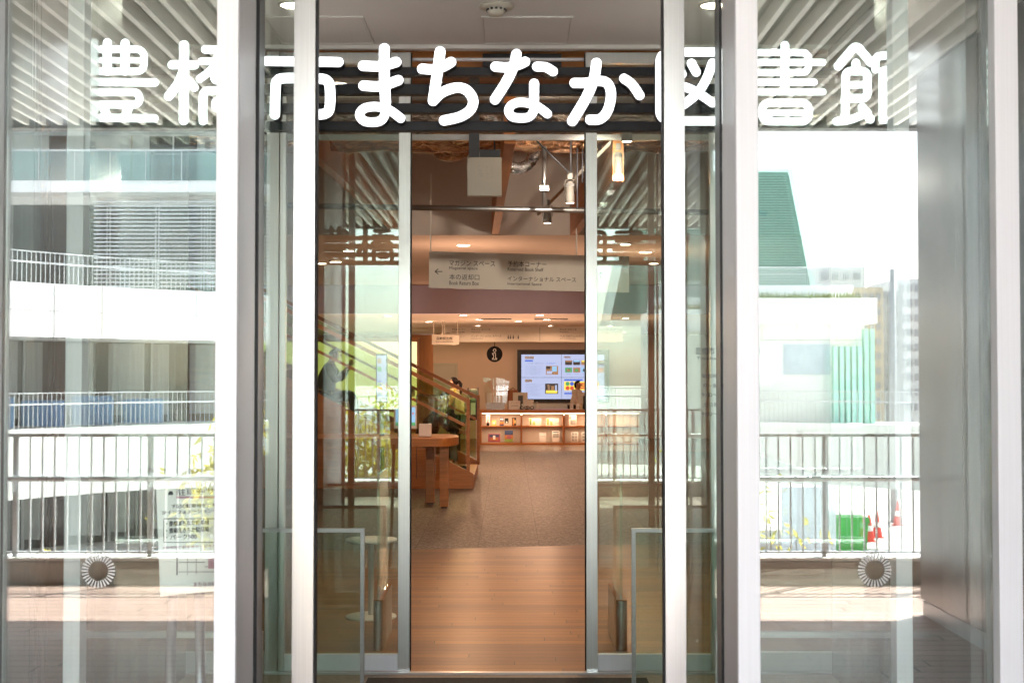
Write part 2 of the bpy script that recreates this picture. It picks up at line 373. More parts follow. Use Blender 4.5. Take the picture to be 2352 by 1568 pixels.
# soffit with slats
SZ = 3.61; SE = RY(10.5)
bd = empty('library_building', 'grey library building whose slatted soffit shelters the entrance terrace', 'building', (0, 10, 0))
MB().box(-14, 14, SE - .1, D0 + .02, SZ + .12, SZ + .3).build('soffit_board', 'soffit', bd)
MB().box(-14, 14, SE - .25, SE - .1, SZ - .02, SZ + .8).build('fascia', 'soffit', bd)
MB().box(-14, 14, SE - .25, 40, SZ + 1.2, SZ + 8).build('upper_storeys', 'bwall', bd)
sp = .067 * 2.01
b = MB()
for i in range(-52, 53):
    xx = i * sp + .02; b.box(xx - .017, xx + .017, SE - .08, D0, SZ, SZ + .09)
o = b.build('soffit_slats', 'slat', bd); o['kind'] = 'stuff'
MB().box(-14, X(-10, D0) - .35, D0, D0 + .3, 0, SZ + 1.3).build('outer_wall', 'graypanel', bd)
MB().box(X(2550, D0), 14, D0, D0 + .3, 0, SZ + 1.3).build('outer_wall', 'graypanel', bd)
MB().box(-5, 5, D0 + .02, D0 + .26, SZ - .05, SZ + 1.3).build('door_header', 'darkframe', bd)
for xx, yy in ((-1.75, .6), (1.3, .55), (-.9, -1.9), (2.3, -1.9)):
    d_ = empty('soffit_downlight', 'round recessed downlight between the soffit slats, mirrored in the glass', 'downlight', (xx, yy, SZ), 'downlights in the terrace soffit')
    MB().lathe((xx, yy, SZ), [(.0, .02), (.06, .02), (.075, -.012), (.085, -.012), (.085, .1), (.0, .1)]).build('lamp_housing', 'white', d_)
# side wall of the entrance recess
wx = 2.75; wy = RY(8.84)
sw = empty('recess_wall', 'grey metal panelled side wall with low plinth at the entrance recess', 'wall', (wx, wy, 0))
b = MB()
b.box(wx, wx + .3, wy, D0, .11, SZ - .01); b.build('wall_panel', 'graypanel', sw)
for yy_ in (wy + .9, wy + 1.8, wy + 2.7, wy + 3.6): MB().box(wx - .002, wx + .002, yy_ - .004, yy_ + .004, .115, SZ - .02).build('panel_seam', 'darkframe', sw)
MB().box(wx + .012, wx + .3, wy + .012, D0, 0, .098).build('plinth', 'railw', sw)
MB().box(-8.6, -8.3, SE, D0, 0, SZ - .01).build('end_wall', 'graypanel', sw)
# ------------------------------------------------------------------ opposite curved building (seen mirrored)
def arc(mb, R, th, z0, z1, a0, a1, n=48, cx=.5, cv=27.0):
    ps = []
    for i in range(n + 1):
        a = a0 + (a1 - a0) * i / n
        ps.append((cx + R * math.sin(a), RY(cv + R * math.cos(a)), cx + (R + th) * math.sin(a), RY(cv + (R + th) * math.cos(a))))
    vs = []
    for p in ps: vs += [(p[0], p[1], z0), (p[0], p[1], z1), (p[2], p[3], z1), (p[2], p[3], z0)]
    fs = []
    for i in range(n):
        q = i * 4
        for k in range(4): fs.append((q + k, q + (k + 1) % 4, q + 4 + (k + 1) % 4, q + 4 + k))
    fs += [(0, 1, 2, 3), (n * 4 + 3, n * 4 + 2, n * 4 + 1, n * 4)]
    return mb.add(vs, fs)
A0, A1, AM = -1.45, .62, -.42
def arcpt(R, a, cx=.5, cv=27.0): return cx + R * math.sin(a), RY(cv + R * math.cos(a))
cbld = empty('curved_terrace_building', 'white curved terraced building with dark glazing, mirrored in the glass', 'building', (0, -38, -3.75))
arc(MB(), 17, .5, -1.85, .08, A0, 1.0).build('lower_fascia', 'cream_panel', cbld)
arc(MB(), 17, .3, 2.66, 4.18, A0, AM).build('upper_fascia', 'fascia', cbld)
arc(MB(), 16.99, .02, 3.40, 3.415, A0, AM).build('fascia_joint', 'curb', cbld)
b = MB()
for i in range(12): 
    a = A0 + i * .09; x_, y_ = arcpt(16.985, a); MB().box(x_ - .008, x_ + .008, y_ - .02, y_ + .004, 2.7, 4.16).build('panel_joint', 'curb', cbld)
for z0, z1, mm, nm in ((-3.75, -1.9, 'dglass', 'street_glazing'), (.0, 2.9, 'dglass', 'terrace_glazing')):
    arc(MB(), 20.5, .3, z0, z1, A0, AM).build(nm, mm, cbld)
for z0, z1, n_ in ((.0, 2.7, 15), (-3.75, -1.85, 12)):
    for i in range(n_):
        a = A0 + .12 + i * .07; x_, y_ = arcpt(20.3, a)
        wdt = random.choice((.25, .5, .8))
        f_ = MB().box(x_ - wdt, x_ + wdt, y_ - .05, y_ + .03, z0 + .3, z1 - .1).build('curtain', 'curtain', cbld)
        f_2 = MB().box(x_ - wdt - .06, x_ - wdt, y_ - .05, y_ + .1, z0, z1).build('window_frame', 'railw', cbld)
MB().add([(*arcpt(17.2, A0 + (AM - A0) * i / 20), 2.64) for i in range(21)] + [(*arcpt(20.6, A0 + (AM - A0) * i / 20), 2.64) for i in range(21)],
         [(i, i + 1, i + 22, i + 21) for i in range(20)]).build('terrace_ceiling', 'bwall', cbld)
MB().add([(*arcpt(17.2, A0 + (1 - A0) * i / 20), .04) for i in range(21)] + [(*arcpt(20.6, A0 + (1 - A0) * i / 20), .04) for i in range(21)],
         [(i, i + 1, i + 22, i + 21) for i in range(20)]).build('terrace_slab', 'bwall', cbld)
MB().add([(*arcpt(17.2, A0 + (AM - A0) * i / 20), 4.1) for i in range(21)] + [(*arcpt(20.6, A0 + (AM - A0) * i / 20), 4.1) for i in range(21)],
         [(i, i + 1, i + 22, i + 21) for i in range(20)]).build('terrace_slab', 'bwall', cbld)
for nm, zb, zt, a1 in (('terrace_rail', .08, 1.06, 1.0), ('upper_rail', 4.18, 5.05, AM)):
    b = MB(); R_ = 17.15
    n_ = int((a1 - A0) * R_ / .15)
    for i in range(n_):
        x_, y_ = arcpt(R_, A0 + (a1 - A0) * i / n_); b.box(x_ - .009, x_ + .009, y_ - .009, y_ + .009, zb, zt)
    arc(b, R_ - .02, .04, zt, zt + .03, A0, a1); arc(b, R_ - .12, .05, zt - .32, zt - .27, A0, a1)
    b.build('balustrade', 'railw', cbld)
for i in range(4):
    a = -.98 + i * .09; x_, y_ = arcpt(18.2, a)
    MB().box(x_ - .55, x_ + .55, y_ - .4, y_ + .1, .1, .95 - .1 * (i % 2)).build('stacked_blue_cover', 'bluewrap', cbld)
x0_, x1_ = X(392, 46), X(478, 46)
text('emCAMPUS', x0_, x1_, Z(802, 46), .3, RY(46) + .25, 'railw', cbld, 'lettering', mirror=True, th=.03)
# residential tower with balconies above it
VT = 52.0
tw = empty('residential_tower', 'pale residential tower with glass balcony fronts, mirrored in the glass', 'building', (X(200, VT), RY(VT) - 3, -3.75))
MB().box(X(-300, VT), X(660, VT), RY(VT) - 12, RY(VT) - 2.2, 8.9, 30).build('wall', 'bwall', tw)
MB().rbox(-300, 676, 415, 441, VT, 2.6).build('balcony_slab', 'fascia', tw)
MB().rbox(-300, 676, 268, 288, VT, 2.6).build('balcony_slab', 'fascia', tw)
MB().rbox(-300, 676, 441, 470, VT + 1.5, .6).build('lower_soffit', 'bwall', tw)
for i in range(12):
    xa = -320 + i * 82; MB().rbox(xa, xa + 79, 347, 414, VT + .1, .03).build('balcony_glass', 'frost', tw)
    MB().rbox(xa + 79.4, xa + 81.6, 345, 415, VT + .1, .06).build('balcony_post', 'railw', tw)
MB().rbox(-300, 676, 343, 347, VT + .08, .08).build('balcony_handrail', 'railw', tw)
for xa, xb, ya in ((112, 195, 312), (343, 452, 313), (-60, 10, 310), (560, 640, 313)):
    w_ = MB().rbox(xa, xb, ya, 415, VT + 2.15, .06).build('window', 'dglass', tw)
    MB().rbox(xa - 3, xb + 3, ya - 4, ya, VT + 2.1, .1).build('window_frame', 'railw', w_)
    MB().rbox((xa + xb) / 2 - 2, (xa + xb) / 2 + 2, ya, 415, VT + 2.1, .1).build('window_frame', 'railw', w_)
for xa in (205, 470):
    b = MB()
    for yy in (325, 338): b.rbox(xa, xa + 12, yy, yy + 10, VT + 2.1, .1)
    b.build('wall_vent', 'cityC', tw)
MB().rbox(300, 302.5, 280, 415, VT + 2.1, .1).build('downpipe', 'cityB', tw)
lv = empty('louvre_screen', 'grey horizontal louvre screen on the tower below its balconies, mirrored', 'louvre', (X(350, VT), RY(VT), 6))
b = MB()
for i in range(22): b.rbox(215, 690, 462 + i * 9.2, 465.5 + i * 9.2, VT - .6, .12)
o = b.build('louvre_blades', 'railw', lv); 
b = MB()
for xa in (243, 250, 355, 362, 460, 467, 474, 481, 560, 640): b.rbox(xa, xa + 3.5, 455, 665, VT - .4, .1)
b.build('louvre_posts', 'railw', lv)
MB().box(X(-250, VT), X(690, VT), RY(VT) - 2, RY(VT) - 1.6, 3, 8.7).build('dark_backing', 'dglass', lv)
# right-hand building: green tower, planter terrace, mint fins (seen mirrored)
VG = 60.0
gt = empty('green_tower', 'sloping green glass tower with horizontal lines, mirrored in the right pane', 'building', (X(1700, VG), RY(VG) - 3, -3.75))
pts = [P(*q, VG) for q in ((1430, 720), (1876, 720), (1858, 640), (1812, 394), (1500, 394))]
MB().prism(pts, RY(VG), RY(VG) - 8).build('glass_cladding', 'greenglass', gt)
pe = [P(*q, VG) for q in ((1876, 720), (1884, 720), (1868, 640), (1818, 388), (1500, 388), (1500, 396), (1810, 396), (1858, 640))]
MB().prism(pe, RY(VG) + .12, RY(VG) - .3).build('edge_trim', 'greenedge', gt)
b = MB()
for i in range(52):
    yy = 402 + i * 6.; xr = 1812 + (yy - 394) * .19
    b.rbox(1500, xr - 8, yy, yy + 1.2, VG - .06, .06)
b.build('cladding_line', 'greenedge', gt)
VW = 42.0
wb = empty('planter_terrace_building', 'white building with planter terrace and mint fins, mirrored in the right pane', 'building', (X(1850, VW), RY(VW) - 3, -3.75))
MB().rbox(1560, 2015, 684, 742, VW, 5).build('fascia', 'fascia', wb)
MB().rbox(1560, 1985, 742, 1010, VW + .5, 5).build('wall', 'cream_panel', wb)
MB().rbox(1560, 1960, 655, 684, VW + 2.5, 3).build('parapet', 'fascia', wb)
for xa in (1750, 1830, 1920): MB().rbox(xa, xa + 1.2, 742, 779.5, VW + .48, .05).build('panel_joint', 'curb', wb)
MB().rbox(1560, 1985, 780, 781.2, VW + .48, .05).build('panel_joint', 'curb', wb)
MB().rbox(1800, 1915, 790, 860, VW + .45, .1).build('pale_blue_window', 'bluegrey', wb)
for i in range(7):
    xa = 1917 + i * 14; MB().rbox(xa, xa + 8, 755 if i > 4 else 795, 985, VW + .15, .3).build('mint_fin', 'mint', wb)
b = MB()
for i in range(80): b.rbox(1560 + i * 5, 1561 + i * 5, 616, 655, VW + 2.6, .02)
b.rbox(1560, 1960, 612, 615, VW + 2.6, .05); b.rbox(1560, 1960, 628, 630, VW + 2.6, .05)
b.build('roof_railing', 'railw', wb)
b = MB()
for i in range(900):
    xx = X(random.uniform(1565, 1975), VW + 1.2); h = random.uniform(.12, .36); a = random.uniform(-.1, .1)
    yy = RY(VW + random.uniform(.7, 2.2)); zz = Z(690, VW + 1)
    b.add([(xx - .03, yy, zz), (xx + .03, yy, zz), (xx + a, yy + random.uniform(-.1, .1), zz + h)], [(0, 1, 2)])
o = b.build('planter_grass', 'grass'); tag(o, 'yellow green planting along the white terrace edge, mirrored', 'planting', kind='stuff')
# far city blocks
for nm, x0, x1, y0, VC, mm, lb in (('city_block', 1880, 1988, 612, 95, 'cityA', 'pale far city block beside the green tower, mirrored'),
                                 ('city_block', 1962, 2030, 660, 85, 'cityB', 'tan far city block behind the white terrace building, mirrored'),
                                 ('city_block', 2022, 2075, 668, 90, 'cityC', 'grey far city block next to the utility pole, mirrored'),
                                 ('city_block', 2060, 2140, 640, 100, 'cityA', 'pale far city block at the edge of the sky, mirrored')):
    r = empty(nm, lb, 'building', (X((x0 + x1) / 2, VC), RY(VC) - 4, -3.75), 'far city blocks')
    MB().box(X(x0, VC), X(x1, VC), RY(VC), RY(VC) - 8, -3.75, Z(y0, VC)).build('wall', mm, r)
    b = MB()
    for i in range(9):
        for k in range(4):
            xa = x0 + 6 + k * (x1 - x0 - 8) / 4; b.rbox(xa, xa + (x1 - x0) / 7, y0 + 14 + i * 34, y0 + 30 + i * 34, VC - .1, .1)
    b.build('window', 'cityC', r)
pl = empty('utility_pole', 'dark utility pole with crossarms in front of far blocks, mirrored', 'pole', (X(2052, 48), RY(48), -3.75))
b = MB(); b.tube([(X(2052, 48), RY(48), -3.75), (X(2052, 48), RY(48), Z(618, 48))], [.14, .1])
b.build('pole_shaft', 'cityC', pl)
MB().rbox(2025, 2082, 700, 704, 47.9, .1).rbox(2030, 2078, 730, 733, 47.9, .1).build('crossarm', 'cityC', pl)
# things on the street below
VS = 40.0
pn = empty('site_panel', 'pale blue grey hoarding panel standing on the street, mirrored', 'hoarding', (X(1860, 36), RY(36), -3.75))
MB().box(X(1795, 36), X(1918, 36), RY(36), RY(36) - .1, -3.75, Z(1118, 36)).build('panel', 'bluegrey', pn)
gb = empty('green_bin', 'bright green plastic waste bin on the street, mirrored', 'bin', (X(1960, VS), RY(VS), -3.75))
b = MB(); xa, xb = X(1924, VS), X(1992, VS)
b.prism([(xa + .06, -3.75), (xb - .06, -3.75), (xb, -2.9), (xa, -2.9)], RY(VS), RY(VS) - .8).build('bin_body', 'green', gb)
MB().prism([(xa - .04, -2.89), (xb + .04, -2.89), (xb, -2.72), (xa, -2.72)], RY(VS) + .05, RY(VS) - .85).build('lid', 'green', gb)
for xx, vc_, lb_ in ((1994, 42.5, 'red traffic cone just right of the green bin, mirrored'), (2012, 43.5, 'red traffic cone between the green bin and the utility pole, mirrored'), (2060, 47, 'red traffic cone farthest down the street, right of the utility pole, mirrored')):
    q = X(xx, vc_); c_ = empty('traffic_cone', lb_, 'cone', (q, RY(vc_), -3.75), 'traffic cones on the street')
    MB().lathe((q, RY(vc_), -3.75), [(.17, .03), (.035, .85), (0, .85)], 14).build('cone_body', 'red', c_)
    MB().lathe((q, RY(vc_), -3.75), [(.125, .34), (.095, .52)], 14).build('reflective_band', 'paper', c_)
    MB().box(q - .2, q + .2, RY(vc_) - .2, RY(vc_) + .2, -3.75, -3.72).build('cone_base', 'red', c_)
# young trees beyond the railing
def tree(x, y, z0, h, r, n, label):
    t = empty('young_tree', label, 'tree', (x, y, z0), 'young trees beyond the railing')
    tr = MB(); lf = MB()
    for k in range(5):
        a = k * 1.26 + random.random(); top = Vector((x + math.cos(a) * r * .7, y + math.sin(a) * r * .7, z0 + h * random.uniform(.75, 1)))
        base = Vector((x + math.cos(a) * .06, y + math.sin(a) * .06, z0)); pts = []
        for i in range(6):
            f = i / 5; pts.append(base.lerp(top, f) + Vector((random.uniform(-.04, .04), random.uniform(-.04, .04), 0)) * (i > 0))
        tr.tube(pts, [.022 * (1 - .8 * i / 5) for i in range(6)], 5)
        for i in range(n // 5):
            f = random.uniform(.22, 1.02); c = base.lerp(top, f) + Vector((random.gauss(0, r * .33), random.gauss(0, r * .33), random.gauss(0, .08)))
            s = random.uniform(.02, .045); u = Vector((random.uniform(-1, 1), random.uniform(-1, 1), random.uniform(-1, 1))).normalized(); v = u.orthogonal().normalized()
            lf.add([c - u * s * 1.7, c + v * s * .6, c + u * s * 1.7, c - v * s * .6], [(0, 1, 2, 3)])
    tr.build('trunk', 'bark', t); lf.build('crown', 'leaf', t)
for x, y, h, r, n, lb in ((-2.35, -4.7, 4.9, .48, 4200, 'yellow green young tree mirrored left of the open doorway, leftmost'),
                      (-1.85, -5.1, 5.2, .46, 4200, 'taller yellow green young tree mirrored in the left inner door'),
                      (-1.4, -4.6, 4.7, .46, 4000, 'bushy yellow green young tree mirrored near the left inner stile'),
                      (2.45, -5.0, 4.3, .3, 700, 'sparse young tree mirrored beside the blue grey hoarding'),
                      (-3.9, -5.2, 3.7, .35, 700, 'sparse young tree mirrored behind the left glass balusters')):
    tree(x, y, -3.75, h, r, n, lb)
# ================================================================== FRONT GLAZING
HT = SZ - .05                    # head of the glazing
def xb(x, V): return X(x, V)
fg = empty('entrance_glazing', 'tall glazed entrance front with silver mullions and white ring marks', 'glazing', (0, D0, 0))
def mull(xo, xi, back):          # outer edge, inner edge at the front plane (pixels), pixel of the back inner edge
    m_ = MB(); x0, x1 = X(xo, D0), X(xi, D0)
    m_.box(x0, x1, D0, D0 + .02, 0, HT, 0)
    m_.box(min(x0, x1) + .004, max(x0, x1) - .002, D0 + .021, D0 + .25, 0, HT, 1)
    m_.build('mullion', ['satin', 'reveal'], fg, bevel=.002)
mull(494, 544, 590); mull(1744, 1693, 1660)
# far jambs
b = MB(); b.box(X(2291, D0), X(2345, D0), D0, D0 + .05, 0, HT, 0); b.build('jamb', ['satin'], fg, bevel=.002)
MB().box(X(-70, D0), X(-12, D0), D0, D0 + .05, 0, HT).build('jamb', 'satin', fg, bevel=.002)
for xo, xi in ((-6, 494), (1744, 2291), (2345, 2560)):
    MB().box(X(xo, D0), X(xi, D0), G, G + .01, 0.02, HT).build('glass_pane', 'glass_front', fg)
# vestibule side steel, posts (behind the glass)
def col(nm, x0, x1, V, d, m_, lab=None): return MB().box(X(x0, V), X(x1, V), V, V + d, 0, HT).build(nm, m_, fg, bevel=.001)
col('post', 150, 188, 3.78, .06, 'satin'); col('post', 2055, 2092, 3.78, .06, 'satin')
# steel reveals set at a right angle to the glass
MB().box(X(8, 3.6) - .03, X(8, 3.6), 3.6, 3.83, 0, HT).build('steel_reveal', 'graypanel', fg)
MB().box(X(2224, 3.6), X(2224, 3.6) + .03, 3.6, 3.83, 0, HT).build('steel_reveal', 'graypanel', fg)
MB().box(X(-6, D0) - .02, X(8, 3.6) - .031, D0 + .06, 4.6, 0, HT).build('side_lining', 'graypanel', fg)
MB().box(X(2224, 3.6) + .031, X(2300, D0) + .02, D0 + .06, 4.6, 0, HT).build('side_lining', 'graypanel', fg)
col('post', 66, 122, 4.05, .04, 'satin'); col('post', 2148, 2172, 4.05, .04, 'satin')
# white ring marks stuck on the panes
for cxp, cyp in ((226, 1310), (2009, 1308)):
    b = MB(); c = P(cxp, cyp, G)
    for k in range(28):
        a = 2 * PI * k / 28; r0, r1 = .026, .0445; t = .0012; t2 = .0024
        ca, sa = math.cos(a), math.sin(a)
        b.add([(c[0] + ca * r0 - sa * t, G - .001, c[1] + sa * r0 + ca * t), (c[0] + ca * r1 - sa * t2, G - .001, c[1] + sa * r1 + ca * t2),
               (c[0] + ca * r1 + sa * t2, G - .001, c[1] + sa * r1 - ca * t2), (c[0] + ca * r0 + sa * t, G - .001, c[1] + sa * r0 - ca * t)], [(0, 1, 2, 3)])
    b.build('collision_mark', 'decal', fg)
# ================================================================== OUTER SLIDING DOORS (stand open, behind the panes)
def leaf(name, xs0, xs1, xe0, xe1, V, label, grp, gm, zt, rail=.0):
    """xs: meeting stile, xe: far stile (pixels at V)"""
    r = empty(name, label, 'sliding door', (X(xs0, V), V, 0), grp)
    MB().box(X(xs0, V), X(xs1, V), V, V + .045, .012, zt).build('stile', 'steel', r, bevel=.0015)
    MB().box(X(xe0, V), X(xe1, V), V, V + .045, .012, zt).build('stile', 'steel', r, bevel=.0015)
    lo, hi = sorted((X(xs0, V), X(xs1, V), X(xe0, V), X(xe1, V)))[1:3]
    MB().box(lo + .001, hi - .001, V + .016, V + .028, .1 if rail == 0 else rail, zt - .06).build('glass_pane', gm, r)
    MB().box(lo + .001, hi - .001, V + .004, V + .041, .012, .099 if rail == 0 else rail - .001).build('bottom_rail', 'satin', r, bevel=.001)
    MB().box(lo + .001, hi - .001, V + .004, V + .041, zt - .059, zt).build('top_rail', 'steel', r, bevel=.001)
    edge = X(xs1, V) if xs1 > xs0 else X(xs0, V)
    return r
l1 = leaf('outer_sliding_door', 672, 722, 171, 181, D1, 'open outer glass sliding door left of the doorway, beside the 市 character', 'outer sliding doors', 'glass_door', HT - .02)
MB().box(X(722, D1) + .0005, X(726, D1), D1 + .004, D1 + .04, .012, HT - .02).build('rubber_seal', 'rubber', l1)
l2 = leaf('outer_sliding_door', 1527, 1575, 2060, 2070, D1, 'open outer glass sliding door right of the doorway, with grey printed hours', 'outer sliding doors', 'glass_door', HT - .02)
MB().box(X(1523, D1), X(1527, D1) - .0005, D1 + .004, D1 + .04, .012, HT - .02).build('rubber_seal', 'rubber', l2)
for s_, x0, x1, y0, y1 in (('豊橋市まちなか図書館', 1597, 1748, 797, 814), ('Toyohashi Public Library', 1600, 1745, 819, 828), ('開館時間', 1612, 1660, 858, 868),
                       ('月～金曜日', 1614, 1668, 880, 890), ('9:00～21:00', 1612, 1680, 902, 911), ('土日祝', 1614, 1650, 924, 934), ('9:00～18:00', 1612, 1680, 946, 955)):
    ptext(s_, x0, x1, y0, y1, D1 + .0155, 'greyprint', l2)
# dark pocket frame behind the mullions
MB().box(X(588, 3.74), X(596, 3.74), 3.72, 3.80, 0, HT).build('dark_pocket_frame', 'darkframe', fg)
MB().box(X(1652, 3.74), X(1658, 3.74), 3.72, 3.80, 0, HT).build('dark_pocket_frame', 'darkframe', fg)
# ================================================================== VESTIBULE
WXL, WXR = -2.6, 2.6
struct('vestibule_floor', MB().box(-3.4, 3.4, D0 + 1.35, D2 - .03, -.12, 0), mat('vestibule_floor_stone', 'a08c7e', .6, 0, .15, 30), 'brown grey floor strip between the two pairs of doors')
mt_ = MB().box(X(830, 6.6), X(1500, 6.6), 5.2, VF(1561), .001, .014).build('entrance_mat', 'mat'); tag(mt_, 'dark grey ribbed entrance mat on the vestibule floor', 'mat')
VCZ = Z(108, D2)
struct('vestibule_ceiling', MB().box(-3.4, 3.4, D0 + .27, D2 + .1, VCZ, VCZ + .15), 'vceil', 'plain grey beige ceiling above the vestibule')
tag(MB().box(-3.4, 3.4, D2 - .05, D2 - .02, VCZ - .022, VCZ - .001).build('ceiling_trim', 'white'), 'thin white trim along the ceiling above the inner doors', 'trim')
for i, (sx, lb) in enumerate(((-1, 'dark side wall of the vestibule beyond the left glass'), (1, 'dark side wall of the vestibule beyond the right glass'))):
    o = MB().box(sx * 1.72, sx * 1.9, 4.62, D2 - .06, 0, VCZ - .03).build('vestibule_wall', 'graypanel'); tag(o, lb, 'wall')
# ceiling fittings: place by pixel on the ceiling plane
def oncl(x, y, z):
    dy = (784 - y) / F; V = (z - EYE) * (ct - dy * st) / (st + dy * ct); return X(x, V), V
sx_, sv_ = oncl(1140, 14, VCZ)
sdet = empty('smoke_detector', 'ivory round smoke detector on the vestibule ceiling', 'smoke detector', (sx_, sv_, VCZ))
MB().lathe((sx_, sv_, VCZ), [(0, 0), (.083, 0), (.083, -.008), (.072, -.014), (0, -.014)]).build('mounting_plate', 'ivory', sdet)
MB().lathe((sx_, sv_, VCZ), [(.045, -.0145), (.045, -.028), (.032, -.045), (0, -.047)]).build('sensor_head', 'ivory', sdet)
b = MB()
for k in range(12):
    a = 2 * PI * k / 12; cx_, cy_ = sx_ + .044 * math.cos(a), sv_ + .044 * math.sin(a); b.box(cx_ - .006, cx_ + .006, cy_ - .006, cy_ + .006, VCZ - .027, VCZ - .018)
b.build('sensor_slot', 'black', sdet)
for xa, xb_, lb in ((1105, 1318, 'square access panel in the vestibule ceiling beside the smoke detector'), (600, 832, 'square access panel in the vestibule ceiling at upper left')):
    (x0, v1), (x1, v2) = oncl(xa, 37, VCZ), oncl(xb_, 37, VCZ); v0 = oncl(xa, 98, VCZ)[1]
    ap = empty('access_panel', lb, 'access panel', (x0, v1, VCZ), 'ceiling access panels')
    MB().box(x0 + .012, x1 - .012, v1 + .012, v0 - .012, VCZ - .006, VCZ - .001).build('panel', 'vceil', ap)
    b = MB(); z0, z1 = VCZ - .009, VCZ - .0005; t = .009
    b.box(x0, x1, v1, v1 + t, z0, z1).box(x0, x1, v0 - t, v0, z0, z1).box(x0, x0 + t, v1 + t + .0005, v0 - t - .0005, z0, z1).box(x1 - t, x1, v1 + t + .0005, v0 - t - .0005, z0, z1)
    b.build('frame', 'white', ap)
def downlight(x, y, z, label, grp, power, r=.05, col=(1, .57, .34), fill=0):
    d = empty('ceiling_downlight', label, 'downlight', (x, y, z), grp)
    MB().lathe((x, y, z), [(r * 1.25, -.001), (r * 1.25, -.012), (r * 1.02, -.012), (r * 1.02, -.002)]).build('trim_ring', 'white', d)
    MB().lathe((x, y, z), [(0, -.009), (r, -.009)]).build('lamp_disc', 'lamp', d)
    if power: lamp('downlight_lamp', (x, y, z - .02), power, r * 2, col, d)
    if fill:                        # added point light below the fitting, brightens ceiling and walls
        l = bpy.data.lights.new('ceiling_fill_lamp', 'POINT'); l.shadow_soft_size = 0; l.energy = fill * LF; l.color = col
        o = bpy.data.objects.new('ceiling_fill_lamp', l); COL.objects.link(o); o.parent = d; o.location = (0, 0, -.85)
    return d
for xx, lb in ((668, 'bright recessed downlight in the vestibule ceiling above 市'), (1640, 'bright recessed downlight in the vestibule ceiling above 図')):
    a, v = oncl(xx, 9, VCZ); downlight(a, v, VCZ, lb, 'vestibule downlights', 8, .055, (1, .90, .80), 8)
# ------------------------------------------------------------------ the sign
sg = empty('library_sign', 'glowing white character sign on four black bars across the entrance', 'sign', (0, DL, Z(293, DL)))
for y0, y1 in ((146, 166), (185, 209), (230, 252), (272, 294)):
    X0, z1 = P(-60, y0, DL); z0 = Z(y1, DL)
    MB().box(X(150, DL), X(2100, DL), DL + .05, DL + .09, z0, z1).build('support_bar', 'bar', sg, bevel=.002)
def smooth(pts, n=7):
    if len(pts) < 3: return pts
    out = []; q = [pts[0]] + list(pts) + [pts[-1]]
    for i in range(1, len(q) - 2):
        p0, p1, p2, p3 = [Vector(a) for a in q[i - 1:i + 3]]
        for k in range(n):
            t = k / n; out.append(.5 * ((2 * p1) + (p2 - p0) * t + (2 * p0 - 5 * p1 + 4 * p2 - p3) * t * t + (3 * p1 - p0 - 3 * p2 + p3) * t ** 3))
    out.append(Vector(pts[-1])); return out
def rrect(x0, y0, x1, y1, r):
    out = []
    for cx, cy, a0 in ((x1 - r, y0 + r, -90), (x1 - r, y1 - r, 0), (x0 + r, y1 - r, 90), (x0 + r, y0 + r, 180)):
        for k in range(6):
            a = math.radians(a0 + 18 * k); out.append((cx + r * math.cos(a), cy + r * math.sin(a)))
    out.append(out[0]); return out
NS = [0]
def stroke(mb, pts, w, raw=False, closed=False):
    """rounded flat stroke, pts in photo pixels; front face emits, returns and back dark"""
    pts = [Vector(p) for p in (pts if raw else smooth(pts))]; NS[0] += 1; base = DL - .003 - .0004 * (NS[0] % 9)
    n = len(pts); L, Rr = [], []; r = w / 2
    def nrm(i):
        if closed: d = pts[(i + 1) % (n - 1)] - pts[(i - 1) % (n - 1)]
        else: d = pts[min(i + 1, n - 1)] - pts[max(i - 1, 0)]
        d.normalize(); return Vector((-d.y, d.x))
    ring = []
    for i in range(n):
        k = nrm(i); L.append(pts[i] + k * r); Rr.append(pts[i] - k * r)
    def w3(p, y):
        a, z = P(p.x, p.y, DL); return (a, y, z)
    dep = lambda i: base - .0016 * i / n
    for i in range(n - 1):
        f = [w3(L[i], dep(i)), w3(Rr[i], dep(i)), w3(Rr[i + 1], dep(i + 1)), w3(L[i + 1], dep(i + 1))]
        k_ = [w3(L[i], DL + .046), w3(Rr[i], DL + .046), w3(Rr[i + 1], DL + .046), w3(L[i + 1], DL + .046)]
        mb.add(f, [(0, 1, 2, 3)], 0)
        mb.add(f + k_, [(0, 3, 7, 4), (1, 5, 6, 2), (4, 7, 6, 5)], 1)
    if not closed:
        for i, sgn in ((0, 1), (n - 1, -1)):
            k = nrm(i); a0 = math.atan2(k.y, k.x); arcp = [pts[i] + Vector((math.cos(a0 + sgn * PI * j / 10), math.sin(a0 + sgn * PI * j / 10))) * r for j in range(11)]
            mb.add([w3(p, dep(i)) for p in arcp], [tuple(range(11))], 0)
            mb.add([w3(p, dep(i)) for p in arcp] + [w3(p, DL + .046) for p in arcp], [(j, j + 1, j + 12, j + 11) for j in range(10)] + [tuple(range(11, 22))], 1)
def A(*p): return [(176.4 + x * .26, 70.56 + y * .26) for x, y in p]
def B(*p): return [(787.9 + x * .26, 70.56 + y * .26) for x, y in p]
def C(*p): return [(1399.4 + x * .315, 70.56 + y * .315) for x, y in p]
def T(fn, q): return [fn(p)[0] for p in q]
CH = []
c = MB(); CH.append(c)   # 豊
for s in (A((272, 112), (272, 362)), A((430, 114), (430, 362))): stroke(c, s, 20.5)
stroke(c, T(A, rrect(118, 170, 597, 364, 62)), 16.5, True, True); stroke(c, A((118, 266), (597, 266)), 13)
stroke(c, A((8, 455), (695, 463)), 18); stroke(c, T(A, rrect(150, 548, 557, 657, 48)), 17.5, True, True)
stroke(c, A((240, 680), (270, 750)), 20); stroke(c, A((466, 680), (436, 750)), 20); stroke(c, A((20, 770), (690, 777)), 18)
c = MB(); CH.append(c)   # 橋
